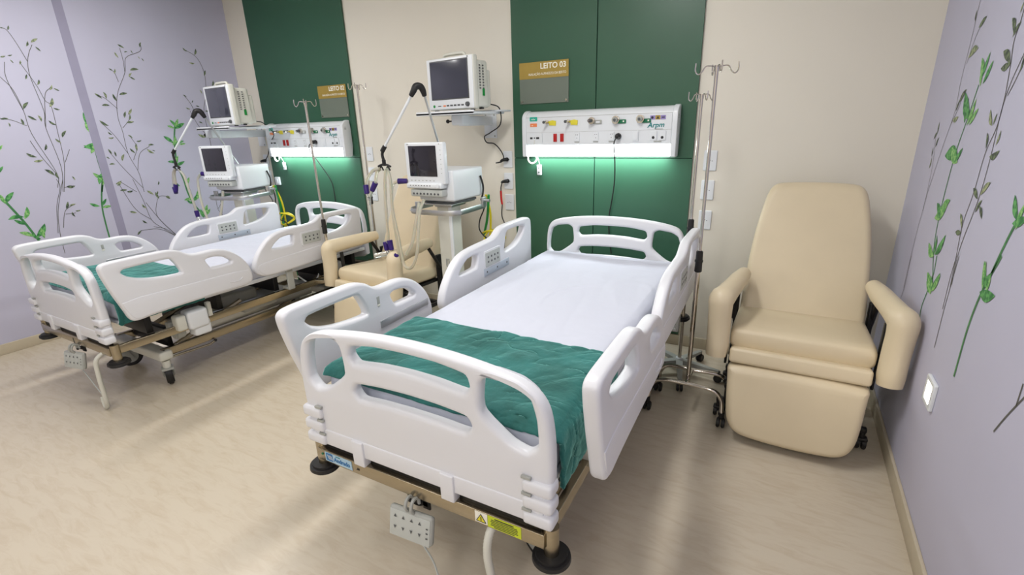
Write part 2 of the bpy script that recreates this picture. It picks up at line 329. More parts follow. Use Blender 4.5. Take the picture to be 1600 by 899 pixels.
# murals painted on the side walls
MURALS = [["L","twig",0.004,[[[1.766,1.197],[1.805,1.401],[1.786,1.704],[1.807,1.834],[1.79,2.07],[1.799,2.177],[1.826,2.256],[1.862,2.32]],[[1.803,2.193],[1.769,2.324],[1.737,2.407],[1.704,2.417]],[[1.74,1.234],[1.764,1.352],[1.688,1.657],[1.683,1.832],[1.661,1.986],[1.612,2.074]],[[1.773,1.196],[1.834,1.433],[1.853,1.669],[1.863,1.867],[1.835,1.914],[1.811,2.024],[1.752,2.189]],[[1.786,1.704],[1.843,1.947],[1.894,2.012]],[[1.683,1.832],[1.645,2.061],[1.665,2.181]],[[1.673,1.722],[1.602,1.762],[1.533,1.778]],[[1.757,1.353],[1.698,1.493],[1.663,1.61]],[[1.841,1.432],[1.896,1.532]],[[1.782,1.229],[1.849,1.238]],[[1.65,0.694],[1.661,0.866],[1.694,1.043],[1.757,1.214],[1.791,1.299]],[[1.649,0.869],[1.697,1.088],[1.757,1.236],[1.749,1.303]],[[1.695,0.906],[1.738,1.036],[1.805,1.083]],[[1.736,1.014],[1.807,1.014]]],[[[1.743,2.407],[1.756,2.44]],[[1.723,2.414],[1.704,2.42]],[[1.859,2.336],[1.908,2.369]],[[1.823,2.304],[1.84,2.344]],[[1.878,2.308],[1.904,2.277]],[[1.648,2.213],[1.682,2.223]],[[1.694,2.228],[1.723,2.236]],[[1.702,2.2],[1.716,2.176]],[[1.748,2.17],[1.76,2.201]],[[1.757,2.065],[1.772,2.102]],[[1.818,2.028],[1.837,2.069]],[[1.885,1.993],[1.908,2.033]],[[1.915,2.008],[1.947,1.989]],[[1.685,1.846],[1.728,1.898]],[[1.852,1.865],[1.885,1.934]],[[1.873,1.857],[1.913,1.844]],[[1.533,1.772],[1.58,1.777]],[[1.571,1.747],[1.572,1.715]],[[1.652,1.776],[1.658,1.725]],[[1.697,1.797],[1.745,1.764]],[[1.76,1.802],[1.771,1.752]],[[1.817,1.762],[1.859,1.726]],[[1.872,1.629],[1.911,1.681]],[[1.823,1.621],[1.855,1.585]],[[1.734,1.533],[1.754,1.581]],[[1.615,1.518],[1.672,1.484]],[[1.645,1.452],[1.705,1.461]],[[1.694,1.386],[1.747,1.333]],[[1.757,1.359],[1.768,1.304]],[[1.858,1.316],[1.872,1.282]],[[1.798,1.236],[1.854,1.229]],[[1.753,1.055],[1.777,1.114]],[[1.778,1.079],[1.826,1.088]],[[1.8,1.232],[1.859,1.237]],[[1.783,1.027],[1.795,0.983]],[[1.807,1.03],[1.845,1.032]]]],["L","leafy",0.012,[[[2.075,1.802],[2.076,1.629],[2.07,1.452],[2.069,1.288],[2.034,1.163]],[[2.063,1.271],[2.023,1.134],[2.0,1.018],[1.992,0.874],[1.99,0.756]]],[[[2.063,1.824],[2.07,1.711]],[[2.056,1.744],[2.078,1.654]],[[1.997,1.541],[2.107,1.578]],[[2.035,1.491],[2.1,1.574]],[[2.0,1.559],[2.064,1.526]],[[2.007,1.33],[2.073,1.269]],[[2.03,1.23],[2.087,1.329]],[[2.052,1.22],[2.099,1.28]],[[1.92,1.078],[1.988,1.044]],[[2.001,1.03],[2.075,1.034]],[[2.006,1.046],[2.05,1.102]],[[2.027,1.263],[2.088,1.28]]]],["L","leafy",0.016,[[[1.356,1.232],[1.381,1.208],[1.419,1.119],[1.467,0.993],[1.502,0.876],[1.521,0.816]]],[[[1.4,1.157],[1.466,1.234]],[[1.387,1.223],[1.399,1.149]],[[1.38,1.03],[1.477,1.035]],[[1.475,1.019],[1.512,1.111]],[[1.412,1.022],[1.475,0.973]],[[1.417,0.921],[1.499,0.87]],[[1.507,0.861],[1.585,0.963]],[[1.553,0.93],[1.554,0.845]],[[1.487,0.897],[1.532,0.843]],[[1.465,1.545],[1.494,1.585]],[[1.423,1.383],[1.457,1.43]]]],["L","twig",0.004,[[[2.359,1.123],[2.357,1.298],[2.313,1.473],[2.316,1.658],[2.311,1.803],[2.355,1.982],[2.457,2.163],[2.496,2.287],[2.623,2.352],[2.642,2.415]],[[2.457,2.163],[2.467,2.267],[2.465,2.362]],[[2.387,2.08],[2.374,2.157],[2.341,2.185]],[[2.324,1.857],[2.249,1.943],[2.192,1.967]],[[2.313,1.473],[2.25,1.624],[2.18,1.733]],[[2.353,1.318],[2.407,1.467],[2.503,1.529]],[[2.359,1.16],[2.247,1.346],[2.17,1.5]],[[2.299,1.13],[2.187,1.238]],[[2.325,1.695],[2.394,1.767],[2.414,1.831]],[[2.342,1.414],[2.395,1.525],[2.366,1.62]],[[2.558,0.649],[2.47,0.777],[2.414,0.895],[2.442,1.011],[2.483,1.065],[2.551,1.056]],[[2.558,0.649],[2.45,0.812],[2.385,0.945],[2.35,1.024]],[[2.558,0.649],[2.463,0.747],[2.361,0.79]],[[2.556,0.646],[2.434,0.765],[2.359,0.858],[2.334,1.043],[2.294,1.247]],[[2.359,0.858],[2.251,0.979],[2.177,1.211]],[[2.556,0.646],[2.407,0.757],[2.246,0.775]]],[[[2.455,2.389],[2.5,2.364]],[[2.63,2.385],[2.648,2.428]],[[2.416,2.324],[2.436,2.279]],[[2.491,2.331],[2.519,2.339]],[[2.548,2.353],[2.557,2.327]],[[2.594,2.307],[2.607,2.287]],[[2.621,2.294],[2.636,2.27]],[[2.502,2.185],[2.573,2.197]],[[2.48,2.125],[2.51,2.163]],[[2.486,2.13],[2.525,2.106]],[[2.338,2.187],[2.366,2.168]],[[2.369,2.15],[2.385,2.188]],[[2.367,1.976],[2.433,1.99]],[[2.184,1.979],[2.228,1.939]],[[2.25,1.994],[2.259,1.938]],[[2.213,1.883],[2.271,1.884]],[[2.317,1.981],[2.335,1.92]],[[2.396,1.809],[2.435,1.86]],[[2.359,1.782],[2.381,1.836]],[[2.389,1.762],[2.408,1.809]],[[2.366,1.742],[2.428,1.748]],[[2.164,1.76],[2.221,1.715]],[[2.202,1.665],[2.23,1.638]],[[2.192,1.614],[2.238,1.617]],[[2.351,1.634],[2.381,1.606]],[[2.405,1.577],[2.448,1.584]],[[2.398,1.558],[2.392,1.492]],[[2.336,1.517],[2.37,1.474]],[[2.493,1.537],[2.544,1.54]],[[2.475,1.506],[2.529,1.464]],[[2.168,1.521],[2.188,1.478]],[[2.211,1.498],[2.214,1.453]],[[2.251,1.412],[2.281,1.472]],[[2.137,1.456],[2.16,1.436]],[[2.144,1.389],[2.19,1.39]],[[2.151,1.217],[2.203,1.242]],[[2.177,1.163],[2.227,1.157]],[[2.454,1.078],[2.477,1.117]],[[2.545,1.063],[2.568,1.033]],[[2.517,1.491],[2.54,1.48]],[[2.491,1.172],[2.506,1.208]],[[2.158,1.203],[2.197,1.229]],[[2.171,1.161],[2.222,1.16]],[[2.22,1.14],[2.273,1.144]],[[2.198,0.963],[2.254,0.942]],[[2.21,0.74],[2.251,0.775]],[[2.281,0.866],[2.316,0.831]],[[2.313,1.015],[2.345,0.97]],[[2.531,1.06],[2.567,1.028]],[[2.451,1.109],[2.469,1.044]],[[2.383,1.131],[2.433,1.087]]]],["L","leafy",0.014,[[[2.77,1.708],[2.735,1.578],[2.715,1.446],[2.706,1.342],[2.732,1.203],[2.741,1.078],[2.768,0.964],[2.823,0.859],[2.859,0.804]]],[[[2.734,1.763],[2.773,1.696]],[[2.773,1.687],[2.815,1.771]],[[2.763,1.682],[2.864,1.732]],[[2.701,1.709],[2.762,1.684]],[[2.645,1.614],[2.721,1.545]],[[2.709,1.529],[2.751,1.612]],[[2.732,1.53],[2.82,1.564]],[[2.772,1.53],[2.832,1.537]],[[2.628,1.378],[2.708,1.357]],[[2.698,1.343],[2.734,1.429]],[[2.694,1.339],[2.782,1.371]],[[2.736,1.138],[2.792,1.216]],[[2.642,1.191],[2.686,1.137]],[[2.693,0.998],[2.784,1.002]],[[2.716,0.993],[2.78,0.957]],[[2.792,0.978],[2.844,1.079]],[[2.771,0.977],[2.824,1.039]],[[2.826,0.816],[2.905,0.922]],[[2.829,0.888],[2.841,0.793]],[[2.845,0.821],[2.927,0.877]]]],["L","twig",0.0045,[[[3.079,1.492],[3.08,1.64],[3.083,1.847],[3.147,2.031],[3.167,2.212],[3.124,2.346],[3.017,2.411]],[[2.997,1.795],[2.97,1.906],[2.927,1.983]],[[3.087,1.576],[2.997,1.704],[2.946,1.845]],[[3.041,0.79],[3.006,0.863],[3.01,0.995]],[[3.009,0.863],[3.061,0.922]]],[[[3.009,2.423],[3.044,2.393]],[[3.109,2.368],[3.133,2.427]],[[3.041,2.295],[3.092,2.29]],[[3.162,2.183],[3.183,2.235]],[[3.221,2.09],[3.243,2.143]],[[3.086,2.048],[3.1,2.01]],[[2.912,1.995],[2.943,1.972]],[[2.98,1.923],[2.996,1.949]],[[2.912,1.876],[2.951,1.862]],[[3.013,1.897],[3.047,1.888]],[[3.094,1.847],[3.138,1.847]],[[2.972,1.623],[3.057,1.597]],[[3.007,1.741],[3.044,1.727]],[[3.05,0.922],[3.091,0.969]],[[3.003,0.967],[3.023,1.006]]]],["R","twig",0.0035,[[[2.913,2.034],[2.906,1.903],[2.912,1.731],[2.891,1.601],[2.949,1.466],[2.998,1.334],[3.034,1.209],[3.061,0.998],[3.06,0.746]],[[3.056,0.917],[3.045,0.787],[3.065,0.68]],[[3.037,1.147],[3.056,1.358],[3.124,1.488],[3.106,1.532]],[[2.899,1.555],[2.839,1.627],[2.828,1.677]],[[2.887,1.792],[2.857,1.873],[2.808,1.936]]],[[[2.835,1.922],[2.76,1.952]],[[2.915,1.957],[2.926,2.0]],[[2.883,1.815],[2.771,1.841]],[[2.862,1.638],[2.791,1.689]],[[2.876,1.603],[2.853,1.651]],[[2.889,1.569],[2.814,1.582]],[[3.154,1.479],[3.109,1.511]],[[3.103,1.511],[3.115,1.559]],[[3.111,1.343],[3.104,1.396]],[[3.116,1.399],[3.126,1.443]],[[3.084,1.444],[3.06,1.491]]]],["R","leafy",0.009,[[[2.64,1.698],[2.677,1.576],[2.722,1.45],[2.735,1.331],[2.736,1.195],[2.7,1.047],[2.572,0.895]],[[2.623,1.022],[2.607,0.931],[2.658,0.784],[2.641,0.721]]],[[[2.631,1.717],[2.594,1.808]],[[2.615,1.692],[2.639,1.781]],[[2.591,1.699],[2.532,1.774]],[[2.635,1.715],[2.683,1.797]],[[2.798,1.675],[2.647,1.576]],[[2.663,1.549],[2.623,1.648]],[[2.705,1.558],[2.731,1.654]],[[2.633,1.551],[2.564,1.611]],[[2.873,1.419],[2.674,1.423]],[[2.797,1.457],[2.662,1.405]],[[2.701,1.404],[2.638,1.463]],[[2.796,1.154],[2.644,1.252]],[[2.813,1.218],[2.709,1.165]],[[2.736,1.189],[2.631,1.257]],[[2.671,1.018],[2.692,1.097]],[[2.791,1.042],[2.665,1.011]],[[2.658,1.02],[2.57,1.123]],[[2.699,0.927],[2.539,0.892]],[[2.586,0.881],[2.514,0.975]],[[2.572,0.883],[2.506,0.97]],[[2.597,0.863],[2.616,0.936]],[[2.674,0.891],[2.566,0.869]],[[2.656,0.893],[2.682,0.934]]]],["R","twig",0.005,[[[2.353,1.935],[2.357,1.871],[2.369,1.816],[2.342,1.746],[2.312,1.637],[2.314,1.545],[2.358,1.459],[2.368,1.324],[2.398,1.201],[2.375,1.082],[2.351,0.963]],[[2.235,1.783],[2.292,1.685],[2.31,1.596],[2.294,1.463],[2.3,1.31],[2.358,1.111],[2.342,0.977]],[[2.224,1.768],[2.244,1.71],[2.29,1.646]],[[2.343,1.09],[2.348,0.991],[2.352,0.859],[2.347,0.711]],[[2.371,1.083],[2.379,0.996],[2.371,0.867]]],[[[2.445,1.897],[2.388,1.841]],[[2.393,1.832],[2.346,1.872]],[[2.38,1.902],[2.369,1.935]],[[2.447,1.795],[2.352,1.752]],[[2.426,1.739],[2.34,1.75]],[[2.421,1.605],[2.362,1.552]],[[2.354,1.554],[2.342,1.593]],[[2.362,1.475],[2.392,1.528]],[[2.274,1.491],[2.261,1.54]],[[2.303,1.452],[2.224,1.476]],[[2.383,1.335],[2.311,1.306]],[[2.291,1.323],[2.224,1.373]],[[2.297,1.26],[2.26,1.309]],[[2.27,1.286],[2.215,1.251]],[[2.455,1.23],[2.398,1.186]],[[2.456,1.159],[2.387,1.169]],[[2.235,1.715],[2.236,1.76]]]],["R","leafy",0.014,[[[1.898,1.347],[1.938,1.275],[1.975,1.189],[2.019,1.064]],[[1.963,1.182],[2.033,1.047],[2.065,0.909],[2.065,0.72]]],[[[1.995,1.361],[1.927,1.297]],[[1.93,1.281],[1.904,1.352]],[[1.954,1.283],[1.865,1.315]],[[2.037,1.052],[2.085,1.136]],[[2.032,1.053],[1.995,1.119]],[[1.918,1.27],[1.928,1.305]],[[2.07,1.12],[2.006,1.067]],[[2.006,1.051],[1.997,1.109]],[[2.049,1.039],[1.925,1.065]],[[2.052,1.084],[2.068,1.139]]]],["R","twig",0.006,[[[1.57,0.907],[1.625,0.82],[1.668,0.743]],[[1.596,0.867],[1.598,0.931]]],[]]]
def leaf(b, wx, sg, p, q, wd):
    """one brush-stroke leaf from p to q on the wall plane, raised by a paint film"""
    (y0, z0), (y1, z1) = p, q; d = Vector((y1 - y0, z1 - z0)); L = d.length; n = Vector((-d.y, d.x)).normalized()
    pts = []
    prof = ((0, .06), (.08, .32), (.18, .62), (.3, .86), (.45, 1), (.6, .93), (.75, .70), (.87, .42), (.95, .2), (1, 0.03))
    bend = random.uniform(-.12, .12) * L
    for t_, k in prof:
        c_ = Vector((y0, z0)) + d * t_ + n * bend * math.sin(math.pi * t_); pts.append(c_ + n * wd * k)
    for t_, k in prof[::-1]:
        c_ = Vector((y0, z0)) + d * t_ + n * bend * math.sin(math.pi * t_); pts.append(c_ - n * wd * k)
    b.poly([(wx, v.x, v.y) for v in (pts if sg > 0 else pts[::-1])])
for wall, kind, wd, stems, leaves in MURALS:
    par, wx, sg = (wl, XL, 1) if wall == 'L' else (wr, XR, -1)
    b = M(); k = 0
    b.m(STEMB if kind == 'twig' else STEMG)
    for st in stems:
        P = [Vector((y, z)) for y, z in st]
        P3 = catmull([(0, p.x, p.y) for p in P], 6); L = []; Rr = []
        for i, p in enumerate(P3):
            t_ = (P3[min(i + 1, len(P3) - 1)] - P3[max(i - 1, 0)]).normalized(); n = Vector((0, -t_.z, t_.y)) * wd * .5
            L.append((wx + sg * 0.0012, (p + n).y, (p + n).z)); Rr.append((wx + sg * 0.0012, (p - n).y, (p - n).z))
        for i in range(len(L) - 1): b.poly([L[i], L[i + 1], Rr[i + 1], Rr[i]])
    for (p, q) in leaves:
        k += 1; ln = math.hypot(q[0] - p[0], q[1] - p[1])
        if kind == 'twig':
            b.m(LEAFD if k % 3 else LEAFY); leaf(b, wx + sg * (0.0016 + .00002 * k), sg, p, q, ln * .15)
        else:
            b.m(LEAFG if k % 2 else LEAFG2); leaf(b, wx + sg * (0.0016 + .00003 * k), sg, p, q, ln * .16)
    b.out('painted_twig' if kind == 'twig' else 'painted_leafy_stem', par, smooth=False)

# ceiling lamps (their light is set at the top)
for i, (cx, cy, sx_, sy_, pw) in enumerate(CEIL):
    where = ['long lamp over the near bed', 'long lamp over the far bed', 'square lamp over the aisle between the beds', 'square lamp behind the camera on the left', 'square lamp behind the camera by the right wall'][i]
    t = thing('ceiling_lamp', 'recessed white ceiling ' + where, 'ceiling light', (cx, cy, ZC), 0, 'recessed ceiling lamps')
    N(WHITE2).plate(rrect(sx_ + .06, sy_ + .06, .01), [rrect(sx_ - .02, sy_ - .02, .005)], .02, .003, FZ(-.01)).out('frame', t)
    N(PANELE).box((0, 0, -.008), (sx_ - .02, sy_ - .02, .006)).out('diffuser', t, smooth=False)
# ------------------------------------------------------------------ hospital beds
def mirror(P): return [(-x, z) for x, z in P]
FOOT_OUT = [(-.485, .505), (-.485, .60), (-.492, .72), (-.487, .83), (-.472, .90), (-.435, .942), (-.37, .966), (-.20, .990), (0, 1.0), (.20, .990), (.37, .966), (.435, .942), (.472, .90), (.487, .83), (.492, .72), (.485, .60), (.485, .505)]
HEAD_OUT = [(-.468, .50), (-.468, .65), (-.468, .80), (-.462, .90), (-.44, .955), (-.40, .982), (-.28, 1.005), (-.13, 1.018), (0, 1.021), (.13, 1.018), (.28, 1.005), (.40, .982), (.44, .955), (.462, .90), (.468, .80), (.468, .65), (.468, .50)]
def bed_hole_side(k=1): return [(-.425, .918), (-.385, .942), (-.305, .953), (-.272, .935), (-.262, .83), (-.36, .757), (-.415, .742), (-.448, .775), (-.442, .86)]
HOLE_UP = [(-.235, .905), (-.225, .942), (-.12, .957), (0, .960), (.12, .957), (.225, .942), (.235, .905), (.215, .880), (.11, .893), (0, .897), (-.11, .893), (-.215, .880)]
def sharp(P, f=.14):
    Q = []
    for i in range(len(P)):
        a, b, c_ = P[i - 1], P[i], P[(i + 1) % len(P)]
        Q += [(b[0] + (a[0] - b[0]) * f, b[1] + (a[1] - b[1]) * f), (b[0] + (c_[0] - b[0]) * f, b[1] + (c_[1] - b[1]) * f)]
    return chaikin(Q, 1)
HOLE_LO = [(-.235, .775), (-.22, .805), (-.11, .815), (0, .818), (.11, .815), (.22, .805), (.235, .775), (.215, .748), (.11, .755), (0, .757), (-.11, .755), (-.215, .748)]
RAIL_F = [(.018, .965), (.03, .992), (.06, 1.003), (.17, 1.004), (.30, 1.004), (.385, 1.002), (.44, .985), (.475, .958), (.515, .944), (.56, .944), (.63, .946), (.70, .935), (.765, .90), (.83, .835), (.866, .76), (.870, .69), (.85, .657), (.78, .650), (.49, .652), (.23, .645), (.13, .634), (.10, .65), (.085, .71), (.05, .825)]
RAIL_F_H1 = [(.115, .93), (.13, .947), (.25, .95), (.36, .95), (.385, .945), (.41, .90), (.43, .845), (.34, .85), (.25, .862), (.19, .878), (.14, .903)]
RAIL_F_H2 = [(.575, .89), (.60, .899), (.65, .897), (.70, .882), (.745, .845), (.735, .832), (.66, .832), (.60, .834)]
RAIL_H = [(.905, .72), (.93, .795), (.99, .87), (1.06, .928), (1.13, .955), (1.23, .966), (1.44, .970), (1.49, .985), (1.53, 1.012), (1.58, 1.024), (1.75, 1.024), (1.90, 1.022), (1.945, 1.008), (1.96, .97), (1.955, .80), (1.955, .68), (1.92, .668), (1.60, .664), (1.26, .655), (1.02, .652), (.95, .67)]
RAIL_H_H1 = [(1.065, .845), (1.11, .885), (1.16, .912), (1.225, .918), (1.268, .912), (1.262, .88), (1.25, .842), (1.16, .84)]
RAIL_H_H2 = [(1.605, .97), (1.63, .985), (1.72, .984), (1.82, .98), (1.855, .97), (1.835, .93), (1.78, .892), (1.70, .868), (1.60, .858), (1.572, .865)]

def make_caster(parent, x, y, swivel=0.0, name='caster'):
    b = N(OFFW).cyl((x, y, .185), (x, y, .13), .026, .022).m(GREYP)
    q = Matrix.Rotation(swivel, 4, 'Z')
    P = lambda a, b_, c_: tuple(Vector((x, y, 0)) + (q @ Vector((a, b_, c_))))
    b.loft([[P(a * .034, -.03 * 0 + dy, z) for a, dy in ((-1, -.03), (1, -.03), (1, .035), (-1, .035))] for z in (.135, .12)])
    for sx in (-1, 1):
        b.loft([[P(sx * .030 + a * .004, dy, z) for a, dy in ((-1, -.03), (1, -.03), (1, .035), (-1, .035))] if z > .1 else [P(sx * .030 + a * .004, dy, z) for a, dy in ((-1, .02), (1, .02), (1, .06), (-1, .06))] for z in (.13, .06)])
    o = b.out(name, parent)
    d = q @ Vector((1, 0, 0)); c_ = Vector(P(0, .04, .075))
    wh = N(BLACK).cyl(c_ - d * .021, c_ + d * .021, .075, seg=32, bev=.008).m(GREYP).cyl(c_ - d * .0235, c_ + d * .0235, .050, seg=28, bev=.003).m(GREYD).cyl(c_ - d * .026, c_ + d * .026, .012)
    wh.out('wheel', o)
    return o

def make_bed():
    t = thing('hospital_bed', 'near hospital bed with white moulded rails and a blue maker label on its foot bar', 'bed', (0, 0, 0), 0, 'electric hospital beds')
    # footboard
    c2 = lambda P: chaikin(P, 2)
    c3 = sharp
    b = N(WHITEP).plate(c2(FOOT_OUT), [c3(bed_hole_side()), c3(mirror(bed_hole_side())[::-1]), c3(HOLE_UP), c3(HOLE_LO)], .048, .017, FY(.026), 4)
    # thicker lower skirt with its ledge, the two tabs and the ribbed corners
    b.box((0, .021, .549), (.93, .046, .066), .005)
    for x in (-.243, .135): b.box((x, .010, .532), (.052, .040, .100), .005)
    fb = b.out('footboard', t)
    for k, z in enumerate((.535, .590, .645)):
        for sx in (-1, 1):
            N(WHITEP).box((sx * .448, .017, z), (.094, .060, .043), .012).m(GREYP).box((sx * .414, -.004, z + .0265), (.030, .010, .009), .001, seg=1).out('corner_rib', fb)  # grey bar above each rib paints the shade of a recess
    b = N(WHITEP).plate(c2(HEAD_OUT), [c3(bed_hole_side()), c3(mirror(bed_hole_side())[::-1]), c3(HOLE_UP), c3(HOLE_LO)], .046, .016, FY(2.10), 4)
    b.out('headboard', t)
    # side rails
    for sx in (-1, 1):
        xx = .585 if sx > 0 else -.585
        fr = lambda u, v, w_, xx=xx: (xx + w_, u, v)
        b = N(WHITEP).plate(c2(RAIL_F), [c3(RAIL_F_H1), c3(RAIL_F_H2)], .050, .015, fr, 4)
        # stepped lower band on the outside, finger grip, latch window on the inside
        b.plate(chaikin([(.075, .775), (.45, .768), (.84, .765), (.858, .73), (.855, .69), (.83, .668), (.48, .664), (.23, .658), (.135, .648), (.11, .668), (.09, .72)], 1), [], .008, .003, lambda u, v, w_, xx=xx, sx=sx: (xx + sx * .024 + w_, u, v))
        b.tube([(xx + sx * .029, .70, .705), (xx + sx * .029, .76, .70), (xx + sx * .029, .79, .718)], .003, 6)
        rail = b.out('side_rail', t)
        N(GREYP).box((xx - sx * .0255, .493, .885), (.002, .016, .045), .0005).m(INKW).box((xx - sx * .0257, .493, .868), (.002, .016, .010), .0005).out('latch_window', rail)
        N(STEEL2).box((xx - sx * .026, .66, .775), (.006, .34, .035), .002).out('mounting_strip', rail)
        xx = sx * .548
        fr = lambda u, v, w_, xx=xx: (xx + w_, u, v)
        b = N(WHITEP).plate(c2(RAIL_H), [c3(RAIL_H_H1), c3(RAIL_H_H2)], .050, .015, fr, 4)
        b.plate(chaikin([(.925, .745), (1.0, .765), (1.5, .782), (1.94, .80), (1.94, .69), (1.90, .682), (1.6, .678), (1.26, .668), (1.03, .664), (.965, .68)], 1), [], .008, .003, lambda u, v, w_, xx=xx, sx=sx: (xx + sx * .024 + w_, u, v))
        rail = b.out('side_rail', t)
        for side in (-1, 1):
            fx = xx + side * .0265
            k_ = N(WHITEP).plate(rrect(.195, .108, .012, 1.42, .863), [], .005, .002, lambda u, v, w_, fx=fx: (fx + w_, u, v))
            k_.m(LGREY).plate(rrect(.170, .086, .008, 1.42, .863), [], .004, .0015, lambda u, v, w_, fx=fx, side=side: (fx + side * .003 + w_, u, v))
            k_.m(GREYD)
            for r_ in range(2):
                for c_ in range(4):
                    k_.box((fx + side * .0055, 1.365 + c_ * .037, .848 + r_ * .028), (.002, .013, .012), .002, seg=1)
            k_.out('control_panel', rail)
        mm = N(STRIPM).box((xx - sx * .026, 1.47, .790), (.005, .30, .048), .002).m(GREYD)
        for q in (1.35, 1.47, 1.59): mm.cyl((xx - sx * .028, q, .79), (xx - sx * .0295, q, .79), .006, seg=10)
        mm.out('mounting_strip', rail)
        # rail arms down to the frame
        for y0 in (1.20, 1.62):
            N(GREYP).box((sx * .535, y0, .60), (.018, .055, .20), .006).box((sx * .50, y0, .505), (.085, .055, .022), .005).out('rail_arm', t)
    # frame
    f = N(STEEL).box((0, .014, .458), (.93, .028, .050), .002).m(BLACKM).box((0, .030, .500), (.90, .018, .034)).m(STEEL)  # black strip above the bar paints the shade in the gap under the footboard
    f.box((0, 2.10, .458), (.93, .022, .05), .002)
    for sx in (-1, 1):
        f.box((sx * .455, 1.07, .458), (.025, 2.05, .05), .002)
        for y0 in (.030, 2.105): f.cyl((sx * .475, y0, .40), (sx * .475, y0, .50), .0235, seg=24)
    f.out('bed_frame', t)
    for sx in (-1, 1):
        for y0 in (.030, 2.105):
            N(BLACK).cyl((sx * .475, y0, .372), (sx * .475, y0, .402), .060, .056, 32, .009).out('bumper_wheel', t)
    # mattress deck and side trim
    d = N(WHITE2).box((0, 1.08, .610), (.90, 1.98, .018), .005)
    for sx in (-1, 1): d.box((sx * .458, 1.08, .615), (.014, 1.96, .028), .005)
    for y0 in (.25, .70, 1.15, 1.6, 1.95): d.m(BLACKM).box((0, y0, .540), (.84, .04, .12), .004)
    d.out('mattress_deck', t)
    # undercarriage
    u = N(STEEL).box((-.30, 1.05, .235), (.035, 1.45, .055), .003).box((.30, 1.05, .235), (.035, 1.45, .055), .003)
    u.out('base_frame', t)
    for y0 in (.33, 1.78):
        c_ = N(OFFW).box((0, y0, .225), (.70, .085, .065), .016).m(GREYD)
        for sx in (-1, 1): c_.cyl((sx * .325, y0, .257), (sx * .325, y0, .262), .006, seg=10)
        c_.out('base_crossbar', t)
    N(STEEL2).box((0, 1.10, .275), (.52, .95, .018), .004).box((.262, 1.10, .30), (.006, .95, .07), .002).box((-.262, 1.10, .30), (.006, .95, .07), .002).out('base_tray', t)
    for sx in (-1, 1):
        N(STEEL).tube([(sx * .24, .42, .27), (sx * .24, .95, .44)], .018, 8, smooth=False).out('lift_arm', t)
        N(STEEL).tube([(sx * .24, 1.25, .27), (sx * .24, 1.75, .44)], .018, 8, smooth=False).out('lift_arm', t)
        N(STEEL).tube([(sx * .33, .37, .20), (sx * .33, .62, .185), (sx * .33, .66, .20)], .008, 8, smooth=False).m(BLACK).ball((sx * .33, .66, .20), .012).out('brake_pedal', t)
    N(BLACKM).box((0, 1.86, .34), (.50, .05, .16), .01).out('cross_brace', t)
    N(BLACKM).box((0, .42, .35), (.46, .04, .14), .01).out('cross_brace', t)
    for sx, y0 in ((-1, .50), (1, .50)):
        N(WHITE2).box((sx * .47, y0, .50), (.10, .13, .13), .020).box((sx * .46, y0 + .02, .43), (.09, .11, .10), .015).m(OFFW).box((sx * .47, y0 - .10, .50), (.07, .06, .10), .012).box((sx * .47, y0 + .095, .53), (.03, .03, .10), .006).m(GREYP).cyl((sx * .40, y0 - .12, .42), (sx * .40, y0 - .06, .42), .045, seg=20, bev=.006).box((sx * .40, y0 - .12, .46), (.05, .05, .09), .008).out('rail_actuator', t)
    N(OFFW).box((0, 1.0, .40), (.12, .42, .09), .02).m(GREYP).cyl((0, .60, .40), (0, .80, .40), .022, seg=16).out('lift_motor', t)
    N(GREYP).box((.34, 1.02, .405), (.10, .28, .05), .012).out('control_box', t)
    N(WHITE2).box((.34, 1.74, .50), (.12, .20, .10), .02).tube([(.36, 1.62, .53), (.40, 1.55, .47), (.41, 1.46, .45), (.38, 1.38, .53)], .006, 8).out('head_actuator', t)
    for sx, sw in ((-1, -.35), (1, 1.15)):
        make_caster(t, sx * .31, .33, sw); make_caster(t, sx * .31, 1.78, -sw * 1.4)
    return t
BED1 = make_bed(); place(BED1, (-.945, .98, 0), R(.7))
LOW = ('base_frame', 'base_crossbar', 'base_tray', 'brake_pedal', 'caster')
BED2 = copy_tree(BED1); place(BED2, (-3.80, 1.09, 0), 0, 'far hospital bed with white moulded rails, beside the lilac mural wall')
for ch in BED2.children:
    if ch.name.split('.')[0] not in LOW: ch.location.z -= .042
# marks on the near bed's foot bar
fy = lambda y0, x0, z0, sc=1: (lambda u, v, w_: (x0 + u, y0 - w_, z0 + v))
Y0 = -.0002
lb = N(LABELW).box((-.36, Y0 - .0004, .459), (.135, .0008, .038), .0, smooth=False) if False else N(LABELW).box((-.36, Y0 - .0004, .459), (.135, .0012, .038))
lb.m(LABELB).plate(rrect(.034, .032, .004, -.405, .460), [], .001, .0002, FY(Y0 - .0012))
lb.m(INKW)
for k in range(3): lb.poly([(-.4155 + k * .008, Y0 - .002, .469), (-.4125 + k * .008, Y0 - .002, .469), (-.4035 + k * .008, Y0 - .002, .451), (-.4065 + k * .008, Y0 - .002, .451)])
lb.m(LABELB).text('Andrado', .024, fy(Y0 - .0014, -.382, .450), squash=.94, bold=.0008).m(INKT).text('móveis', .008, fy(Y0 - .0014, -.372, .4705))
lb.out('maker_label', BED1, smooth=False)
N(GREENT).cyl((-.442, Y0, .463), (-.442, Y0 - .0015, .463), .005, seg=14).out('green_dot', BED1, smooth=False)
N(INKD).text('.ııı', .018, fy(Y0 - .0003, -.272, .452)).out('bar_lettering', BED1, smooth=False)
wsx = N(INKW).box((.253, Y0 - .0004, .460), (.044, .0012, .040)).m(LIME).box((.334, Y0 - .0004, .459), (.115, .0012, .042)).m(YEL)
wsx.poly([(.236, Y0 - .0018, .446), (.253, Y0 - .0018, .474), (.270, Y0 - .0018, .446)]).m(INKD)
tri = [(.236, .446), (.253, .474), (.270, .446)]
